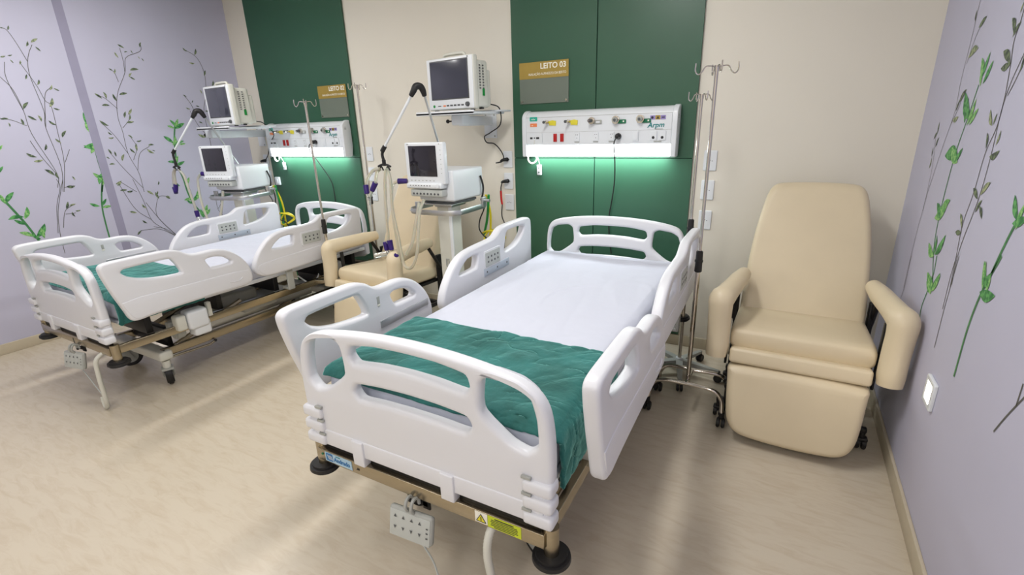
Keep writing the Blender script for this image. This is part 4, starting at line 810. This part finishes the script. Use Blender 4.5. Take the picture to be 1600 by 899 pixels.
def make_monitor():
    """origin: centre of the foot under the front face; faces -y"""
    t = thing('patient_monitor', '', 'monitor', (0, 0, 0), 0, 'patient monitors on wall shelves')
    W, H = .43, .34
    b = N(OFFW).box((0, .026, H / 2 + .008), (W, .052, H), .014, seg=4); b.m(WHITE2).box((0, .000, H / 2 + .008), (W - .012, .008, H - .012), .004).out('front_bezel', t)
    N(OFFW).box((0, .115, H / 2 - .002), (W - .03, .14, H - .035), .02, taper=(.97, .96)).box((.01, .195, H / 2 - .025), (W - .08, .05, H - .10), .015).out('rear_housing', t)
    sc = N(GREYD).box((-.003, -.004, H / 2 + .032), (.352, .005, .252), .003).m(SCREEN).box((-.003, -.0068, H / 2 + .032), (.338, .003, .238), .002); sc.out('screen', t)
    hd = N(OFFW).tube([(-.10, .06, H + .002), (-.09, .06, H + .024), (-.06, .06, H + .030), (.06, .06, H + .030), (.09, .06, H + .024), (.10, .06, H + .002)], .011, 10, flat=(1, 1)); hd.out('carry_handle', t)
    N(GREYD).cyl((.158, -.003, .040), (.158, -.020, .040), .016, .014, 24, .002).out('control_knob', t)
    k = N(GREENH).cyl((-.160, -.003, .036), (-.160, -.0055, .036), .010, seg=16).m(ORANGE).box((-.060, -.005, .036), (.024, .004, .010), .002).m(GREYD)
    for q in range(5): k.box((-.028 + q * .034, -.005, .037 + q * .0), (.024, .004, .010), .002)
    k.box((-.108, -.005, .036), (.028, .003, .005)).cyl((.172, -.003, H - .006), (.172, -.005, H - .006), .005, seg=10)
    k.out('button_row', t)
    v = N(GREYD); xs = W / 2 - .0145
    for c_ in range(2):
        for r_ in range(9): v.box((xs, .085 + c_ * .034, H - .055 - r_ * .018), (.003, .014, .007))
    v.out('side_vents', t, smooth=False)
    N(GREENH).box((xs + .0005, .118, .115), (.003, .022, .045)).out('green_badge', t, smooth=False)
    b = N(BLACK).box((xs - .01, .10, .012), (.03, .02, .012), .003).box((-.17, .03, .004), (.02, .03, .008), .003).box((.17, .03, .004), (.02, .03, .008), .003).out('foot', t)
    return t
make_shelf((-2.175, 2.955, 1.712), .04, 'white wall shelf under the monitor left of the near bed')
MON = make_monitor(); place(MON, (-2.120, 2.965, 1.716), R(-7), 'patient monitor with dark screen on the wall shelf left of the near bed')
make_shelf((-4.66, 2.77, 1.675), -.39, 'white wall shelf under the monitor in the far left corner')
MON2 = copy_tree(MON); place(MON2, (-4.535, 2.79, 1.679), R(-4), 'patient monitor with dark screen on the wall shelf in the far left corner')

def cord(name, label, P, r=.0045, mtl=None, plug=True, group='black power cords at the wall sockets', extra=None):
    p0 = Vector(P[0]); t = thing(name, label, 'power cord', p0, 0, group)
    Q = [Vector(p) - p0 for p in P]
    N(mtl or BLACK).tube(Q, r, 8).out('cable', t)
    e = Q[-1]
    if plug: N(BLACK).cyl(e, (e.x + .0, e.y + .004, e.z), .016, seg=14).tube([e + Vector((-.05, -.012, -.012)), e + Vector((-.03, -.018, -.004)), e + Vector((-.008, -.016, 0)), e + Vector((0, -.004, 0))], [.008, .012, .014, .015], 12).out('plug', t)
    if extra: extra(t, Q)
    return t
cord('power_cord', 'black cord hanging from the near monitor to the topmost socket', [(-1.93, 3.15, 1.76), (-1.90, 3.25, 1.73), (-1.96, 3.36, 1.62), (-2.10, 3.44, 1.56), (-2.175, 3.47, 1.53), (-2.16, 3.475, 1.485), (-2.09, 3.47, 1.475), (-2.03, 3.46, 1.43), (-2.0, 3.46, 1.375), (-2.02, 3.465, 1.335), (-2.075, 3.465, 1.325), (-2.03, 3.468, 1.335), (-1.985, 3.486, 1.351)])
def redmark(t, Q):
    N(RED).tube([Q[-4] + Vector((0, -.002, .005)), Q[-5], Q[-6] + Vector((0, -.002, -.005))], .0085, 10).out('red_sleeve', t)
cord('power_cord', 'black cord with a red sleeve plugged in left of the near green board', [(-2.03, 3.46, .50), (-2.02, 3.46, .70), (-2.0, 3.46, .80), (-2.035, 3.46, .90), (-2.03, 3.465, 1.0), (-2.035, 3.46, 1.045), (-2.035, 3.46, 1.10), (-2.032, 3.46, 1.14), (-2.015, 3.46, 1.175), (-1.985, 3.486, 1.182)], extra=redmark)
cord('power_cord', 'black cord from the far monitor to the topmost socket by the corner', [(-4.36, 3.0, 1.72), (-4.42, 3.12, 1.70), (-4.55, 3.3, 1.60), (-4.85, 3.44, 1.50), (-4.92, 3.46, 1.40), (-5.0, 3.46, 1.33), (-5.08, 3.46, 1.325), (-5.035, 3.486, 1.328)])
cord('power_cord', 'black cord plugged in beside the rear of the far ventilator', [(-5.02, 3.44, .55), (-4.98, 3.44, .75), (-4.98, 3.45, .90), (-5.06, 3.45, 1.0), (-5.085, 3.455, 1.08), (-5.08, 3.46, 1.14), (-5.03, 3.486, 1.157)])

# ------------------------------------------------------------------ ventilators on their trolleys
def make_trolley():
    """origin: floor centre of the column; faces -y"""
    t = thing('ventilator_trolley', '', 'trolley', (0, 0, 0), 0, 'steel ventilator trolleys')
    N(OFFW).box((0, .01, .60), (.125, .115, 1.02), .006).m(WHITE2).box((.055, -.052, .62), (.026, .012, .96), .003).box((-.064, .01, .60), (.006, .10, .98), .002).out('column', t)
    N(GREYP).plate(rrect(.030, .062, .004, 0, .66), [rrect(.014, .040, .003, 0, .66)], .010, .003, FY(-.05)).out('latch', t)
    b = N(STEEL2).box((0, .03, 1.098), (.24, .30, .012), .005).box((0, .03, 1.082), (.15, .18, .022), .004).m(GREYD).box((.0, .04, 1.1105), (.26, .28, .014), .003); b.out('top_plate', t)
    P = [(.215, .16, 1.062), (.215, -.10, 1.060), (.20, -.165, 1.058), (.14, -.20, 1.056), (0, -.205, 1.056), (-.14, -.20, 1.056), (-.20, -.165, 1.058), (-.215, -.10, 1.060), (-.215, .10, 1.062)]
    N(STEEL2).tube(P, .019, 10, n=5, flat=(.3, 1)).out('push_rail', t)
    b = N(STEEL2).box((-.175, -.12, 1.085), (.045, .012, .055), .003).box((.215, .145, 1.09), (.018, .05, .07), .003).cyl((.222, .15, 1.10), (.262, .15, 1.10), .011, seg=16).box((-.175, -.155, 1.060), (.04, .075, .008), .002); b.out('rail_bracket', t)
    N(OFFW).box((0, .01, .105), (.19, .19, .03), .008).out('base_hub', t)
    for k in range(4):
        a = R(45 + 90 * k); d = Vector((math.cos(a), math.sin(a), 0)); n_ = Vector((-d.y, d.x, 0))
        N(OFFW).loft([[tuple(d * q + n_ * x * wq + Vector((0, .01, z))) for x, z in ((-1, zc - .014), (1, zc - .014), (1, zc + .014), (-1, zc + .014))] for q, wq, zc in ((.05, .035, .10), (.25, .022, .088))]).out('base_leg', t)
        e = d * .25 + Vector((0, .01, 0)); c_ = N(BLACK).cyl(e + Vector((0, 0, .05)), e + Vector((0, 0, .085)), .014)
        for q in (-1, 1): c_.cyl(e + n_ * q * .004 + Vector((0, 0, .032)), e + n_ * q * .022 + Vector((0, 0, .032)), .032, seg=22, bev=.004)
        c_.out('caster', t)
    return t
def make_ventilator():
    """origin: centre under the body at column; z absolute"""
    t = thing('ventilator', '', 'ventilator', (0, 0, 0), 0, 'ventilators on trolleys')
    z0 = 1.119
    N(WHITE2).box((-.005, .055, z0 + .112), (.30, .37, .205), .010).box((-.005, .055, z0 + .018), (.27, .34, .03), .006).out('body', t)
    dc = N(WHITE2).box((-.045, -.160, z0 + .262), (.325, .048, .275), .012, seg=4).box((-.04, -.125, z0 + .20), (.22, .06, .12), .01)
    N(SCREEND).box((-.056, -.1855, z0 + .278), (.232, .004, .200), .003).out('screen', t)
    k = dc.m(GREYP).text('ıııı', .018, lambda u, v, w_: (-.185 + u, -.1845 - w_, z0 + .384 + v)).cyl((.088, -.184, z0 + .388), (.088, -.1855, z0 + .388), .004, seg=10)
    for q in range(7): k.box((-.165 + q * .032, -.1845, z0 + .150), (.012, .002, .004))
    for q in range(6): k.box((.095, -.1845, z0 + .20 + q * .03), (.006, .002, .004))
    k.out('display_casing', t)
    N(WHITE2).box((-.055, -.165, z0 + .115), (.30, .075, .038), .012).m(GREYP).box((-.045, -.150, z0 + .078), (.26, .07, .040), .010).m(LGREY)
    b = N(WHITE2).box((-.055, -.165, z0 + .115), (.30, .075, .038), .012).cyl((.07, -.185, z0 + .118), (.07, -.212, z0 + .118), .017, .015, 24, .003)
    b.m(GREYD)
    for q in range(8): b.box((-.165 + q * .024, -.2035, z0 + .118), (.010, .002, .006), .001, seg=1)
    b.out('key_strip', t)
    b = N(LGREY).box((-.045, -.150, z0 + .066), (.27, .085, .050), .010).m(GREYD)
    for q in range(8): b.cyl((-.15 + q * .030, -.192, z0 + .062), (-.15 + q * .030, -.196, z0 + .062), .007, seg=12)
    b.out('port_block', t)
    N(BLACK).tube([(.150, .20, z0 + .15), (.160, .215, z0 + .08), (.155, .215, z0 + .02), (.14, .21, z0 - .03)], .007, 8).out('rear_cable', t)
    return t
def stuff_arm(P_base, elbow, end, label, clipz):
    p0 = Vector(P_base); t = thing('hose_support_arm', label, 'support arm', p0, 0, 'jointed hose support arms')
    a = Vector(P_base) - p0; e = Vector(elbow) - p0; n_ = Vector(end) - p0
    d1 = (e - a).normalized(); d2 = (n_ - e).normalized()
    hv = Vector((n_.x - a.x, n_.y - a.y, 0)).normalized(); eA = e - hv * .030; eB = e + hv * .030
    d1 = (eA - a).normalized(); d2 = (n_ - eB).normalized()
    N(STEEL2).cyl(a, eA - d1 * .04, .0075, seg=14).out('lower_rod', t)
    N(WHITE2).cyl(eB + d2 * .04, n_ - d2 * .02, .0085, seg=14).out('upper_rod', t)
    N(BLACK).tube([eA - d1 * .035, eA - d1 * .005, eA.lerp(eB, .25) + Vector((0, 0, .022)), eA.lerp(eB, .75) + Vector((0, 0, .022)), eB + d2 * .005, eB + d2 * .04], [.015, .019, .021, .021, .019, .015], 14).out('elbow_joint', t)
    c_ = Vector((n_.x, n_.y, clipz - p0.z))
    b = N(BLACK).cyl(n_ - d2 * .035, n_ + d2 * .01, .015, seg=14, bev=.003).tube([n_, n_ + Vector((-.008, 0, -.03)), c_ + Vector((0, 0, .035))], .010, 10).cyl(c_ + Vector((0, 0, .0)), c_ + Vector((0, 0, .04)), .013, seg=12)
    b.tube([c_ + Vector((-.055, 0, -.004)), c_ + Vector((-.02, 0, .008)), c_ + Vector((.02, 0, .008)), c_ + Vector((.055, 0, -.004))], .007, 8)
    b.tube([c_ + Vector((-.045, 0, -.028)), c_ + Vector((-.03, 0, -.002)), c_ + Vector((-.012, 0, -.030))], .005, 8).tube([c_ + Vector((.012, 0, -.030)), c_ + Vector((.03, 0, -.002)), c_ + Vector((.048, 0, -.030))], .005, 8)
    b.out('hose_clip', t)
    return t
TR = make_trolley(); place(TR, (-2.115, 2.835, 0), 0, 'steel trolley carrying the ventilator beside the near bed')
VE = make_ventilator(); place(VE, (-2.105, 2.835, 0), 0, 'white ventilator with dark screen on the trolley beside the near bed')
TR2 = copy_tree(TR); place(TR2, (-4.53, 2.83, 0), R(14), 'steel trolley carrying the ventilator beside the far bed')
VE2 = copy_tree(VE); place(VE2, (-4.52, 2.83, 0), R(14), 'white ventilator with dark screen on the trolley beside the far bed')
stuff_arm((-2.16, 2.90, 1.34), (-2.105, 2.60, 1.835), (-2.385, 2.52, 1.475), 'black and white jointed arm holding hoses over the middle recliner', 1.375)
stuff_arm((-4.60, 2.90, 1.34), (-4.60, 2.63, 1.79), (-4.86, 2.48, 1.47), 'black and white jointed arm holding hoses before the mural wall', 1.345)

def connector(b, p, q, r=.020):
    b.m(PURPLE).cyl(p, q, r, r * .85, 16, .002)
def circuit(off, hoses, conns, clear, label, extra=None):
    p0 = Vector(off); t = thing('breathing_circuit', label, 'breathing hoses', p0, 0, 'corrugated breathing circuits')
    for P in hoses:
        N(HOSE).tube([Vector(p) - p0 for p in P], .0105, 10, n=10, corr=(.009, .055)).out('corrugated_hose', t)
    for p, q in conns:
        b = M(); connector(b, Vector(p) - p0, Vector(q) - p0); b.out('violet_connector', t)
    for p, q, r in clear:
        N(CLEAR).cyl(Vector(p) - p0, Vector(q) - p0, r, r * .9, 16).out('clear_adapter', t)
    return t
circuit((-2.385, 2.50, 1.35),
    [[(-2.415, 2.50, 1.355), (-2.47, 2.50, 1.345), (-2.525, 2.50, 1.30), (-2.55, 2.50, 1.25), (-2.555, 2.50, 1.235)],
     [(-2.41, 2.505, 1.355), (-2.435, 2.50, 1.34), (-2.45, 2.495, 1.30), (-2.455, 2.49, 1.26)],
     [(-2.355, 2.50, 1.355), (-2.375, 2.50, 1.28), (-2.385, 2.495, 1.15), (-2.39, 2.49, 1.0), (-2.395, 2.49, .87), (-2.405, 2.49, .85)],
     [(-2.365, 2.52, 1.36), (-2.335, 2.51, 1.28), (-2.335, 2.50, 1.10), (-2.30, 2.49, .90), (-2.275, 2.48, .76), (-2.25, 2.47, .70), (-2.19, 2.47, .70), (-2.15, 2.49, .79), (-2.15, 2.53, .95), (-2.165, 2.58, 1.07), (-2.17, 2.64, 1.14)],
     [(-2.375, 2.625, 1.262), (-2.405, 2.60, 1.235), (-2.40, 2.57, 1.12), (-2.36, 2.53, .95), (-2.32, 2.50, .80), (-2.31, 2.49, .71), (-2.35, 2.48, .735)],
     [(-2.20, 2.62, 1.12), (-2.19, 2.56, 1.0), (-2.20, 2.51, .86), (-2.24, 2.48, .78)]],
    [((-2.558, 2.50, 1.245), (-2.545, 2.49, 1.185)), ((-2.455, 2.49, 1.265), (-2.49, 2.485, 1.21)), ((-2.375, 2.625, 1.262), (-2.315, 2.655, 1.262)),
     ((-2.425, 2.49, .855), (-2.42, 2.49, .795)), ((-2.385, 2.49, .87), (-2.375, 2.49, .80)), ((-2.385, 2.485, .775), (-2.335, 2.48, .735)), ((-2.36, 2.485, .72), (-2.32, 2.475, .775))],
    [((-2.545, 2.49, 1.185), (-2.53, 2.49, 1.145), .012), ((-2.49, 2.485, 1.21), (-2.53, 2.49, 1.16), .012), ((-2.53, 2.49, 1.16), (-2.535, 2.49, 1.11), .013), ((-2.42, 2.49, .80), (-2.40, 2.485, .77), .012), ((-2.41, 2.485, .775), (-2.50, 2.45, .755), .019)],
    'corrugated breathing hoses with violet connectors hanging before the middle recliner')
circuit((-4.86, 2.48, 1.33),
    [[(-4.89, 2.48, 1.325), (-4.94, 2.48, 1.29), (-4.975, 2.48, 1.20), (-4.98, 2.48, 1.13)], [(-4.88, 2.47, 1.325), (-4.91, 2.47, 1.27), (-4.925, 2.47, 1.17)],
     [(-4.83, 2.48, 1.325), (-4.79, 2.49, 1.26), (-4.76, 2.49, 1.12), (-4.735, 2.49, 1.0), (-4.725, 2.49, .93)],
     [(-4.72, 2.60, 1.275), (-4.76, 2.585, 1.22), (-4.74, 2.56, 1.08), (-4.69, 2.54, .95), (-4.63, 2.53, .84), (-4.58, 2.53, .78), (-4.53, 2.55, .82), (-4.52, 2.6, .95), (-4.53, 2.66, 1.12)]],
    [((-4.98, 2.48, 1.16), (-4.955, 2.47, 1.105)), ((-4.925, 2.47, 1.19), (-4.94, 2.465, 1.125)), ((-4.715, 2.605, 1.276), (-4.665, 2.63, 1.27)), ((-4.727, 2.49, .955), (-4.722, 2.49, .895))],
    [((-4.722, 2.49, .895), (-4.70, 2.49, .84), .02)],
    'corrugated breathing hoses with violet connectors before the mural wall')

# gas supply hoses and cables behind the trolleys
def hose(name, label, P, r, mtl, cat='gas hose', group=None):
    p0 = Vector(P[0]); t = N(mtl).tube([Vector(p) - p0 for p in P], r, 9).out(name, None, p0)
    return tag(t, label, cat, group)
for dx, dy, rz, lab in ((0, 0, 0, 'near'), (-2.42, -.0, 0, 'far')):
    B_ = lambda x, y, z: (x + dx, y + dy, z)
    k = 'the %s ventilator' % lab; g = None
    hose('gas_hose', 'straight green oxygen hose behind ' + k, [B_(-1.90, 3.05, 1.13), B_(-1.93, 3.08, 1.02), B_(-1.97, 3.12, .92), B_(-2.01, 3.14, .80), B_(-1.98, 3.13, .68), B_(-1.92, 3.12, .56), B_(-1.90, 3.12, .36), B_(-1.94, 3.16, .10)], .0095, GREENH, group=g)
    hose('gas_hose', 'straight yellow air hose behind ' + k, [B_(-1.925, 3.05, 1.13), B_(-1.925, 3.10, 1.0), B_(-1.945, 3.13, .88), B_(-1.96, 3.14, .76), B_(-1.93, 3.14, .66), B_(-1.89, 3.13, .54), B_(-1.87, 3.14, .36), B_(-1.90, 3.18, .10)], .0085, YELL, group=g)
    hose('gas_hose', 'yellow air hose coiled in a loop behind ' + k, [B_(-2.0, 3.10, .83), B_(-1.93, 3.07, .855), B_(-1.86, 3.10, .845), B_(-1.83, 3.15, .80), B_(-1.87, 3.12, .76), B_(-1.94, 3.08, .74), B_(-2.0, 3.12, .785), B_(-1.97, 3.16, .84), B_(-1.89, 3.165, .83), B_(-1.87, 3.17, .79), B_(-1.93, 3.10, .72), B_(-1.96, 3.10, .60), B_(-1.95, 3.12, .3)], .0075, YELL, group=g)
    hose('power_cord', 'black cable hanging among the gas hoses behind ' + k, [B_(-1.93, 3.04, 1.10), B_(-1.96, 3.07, 1.02), B_(-2.02, 3.10, .93), B_(-2.0, 3.06, .86), B_(-1.93, 3.05, .80), B_(-1.87, 3.08, .76), B_(-1.86, 3.12, .60)], .005, BLACK, 'cable', group=g)
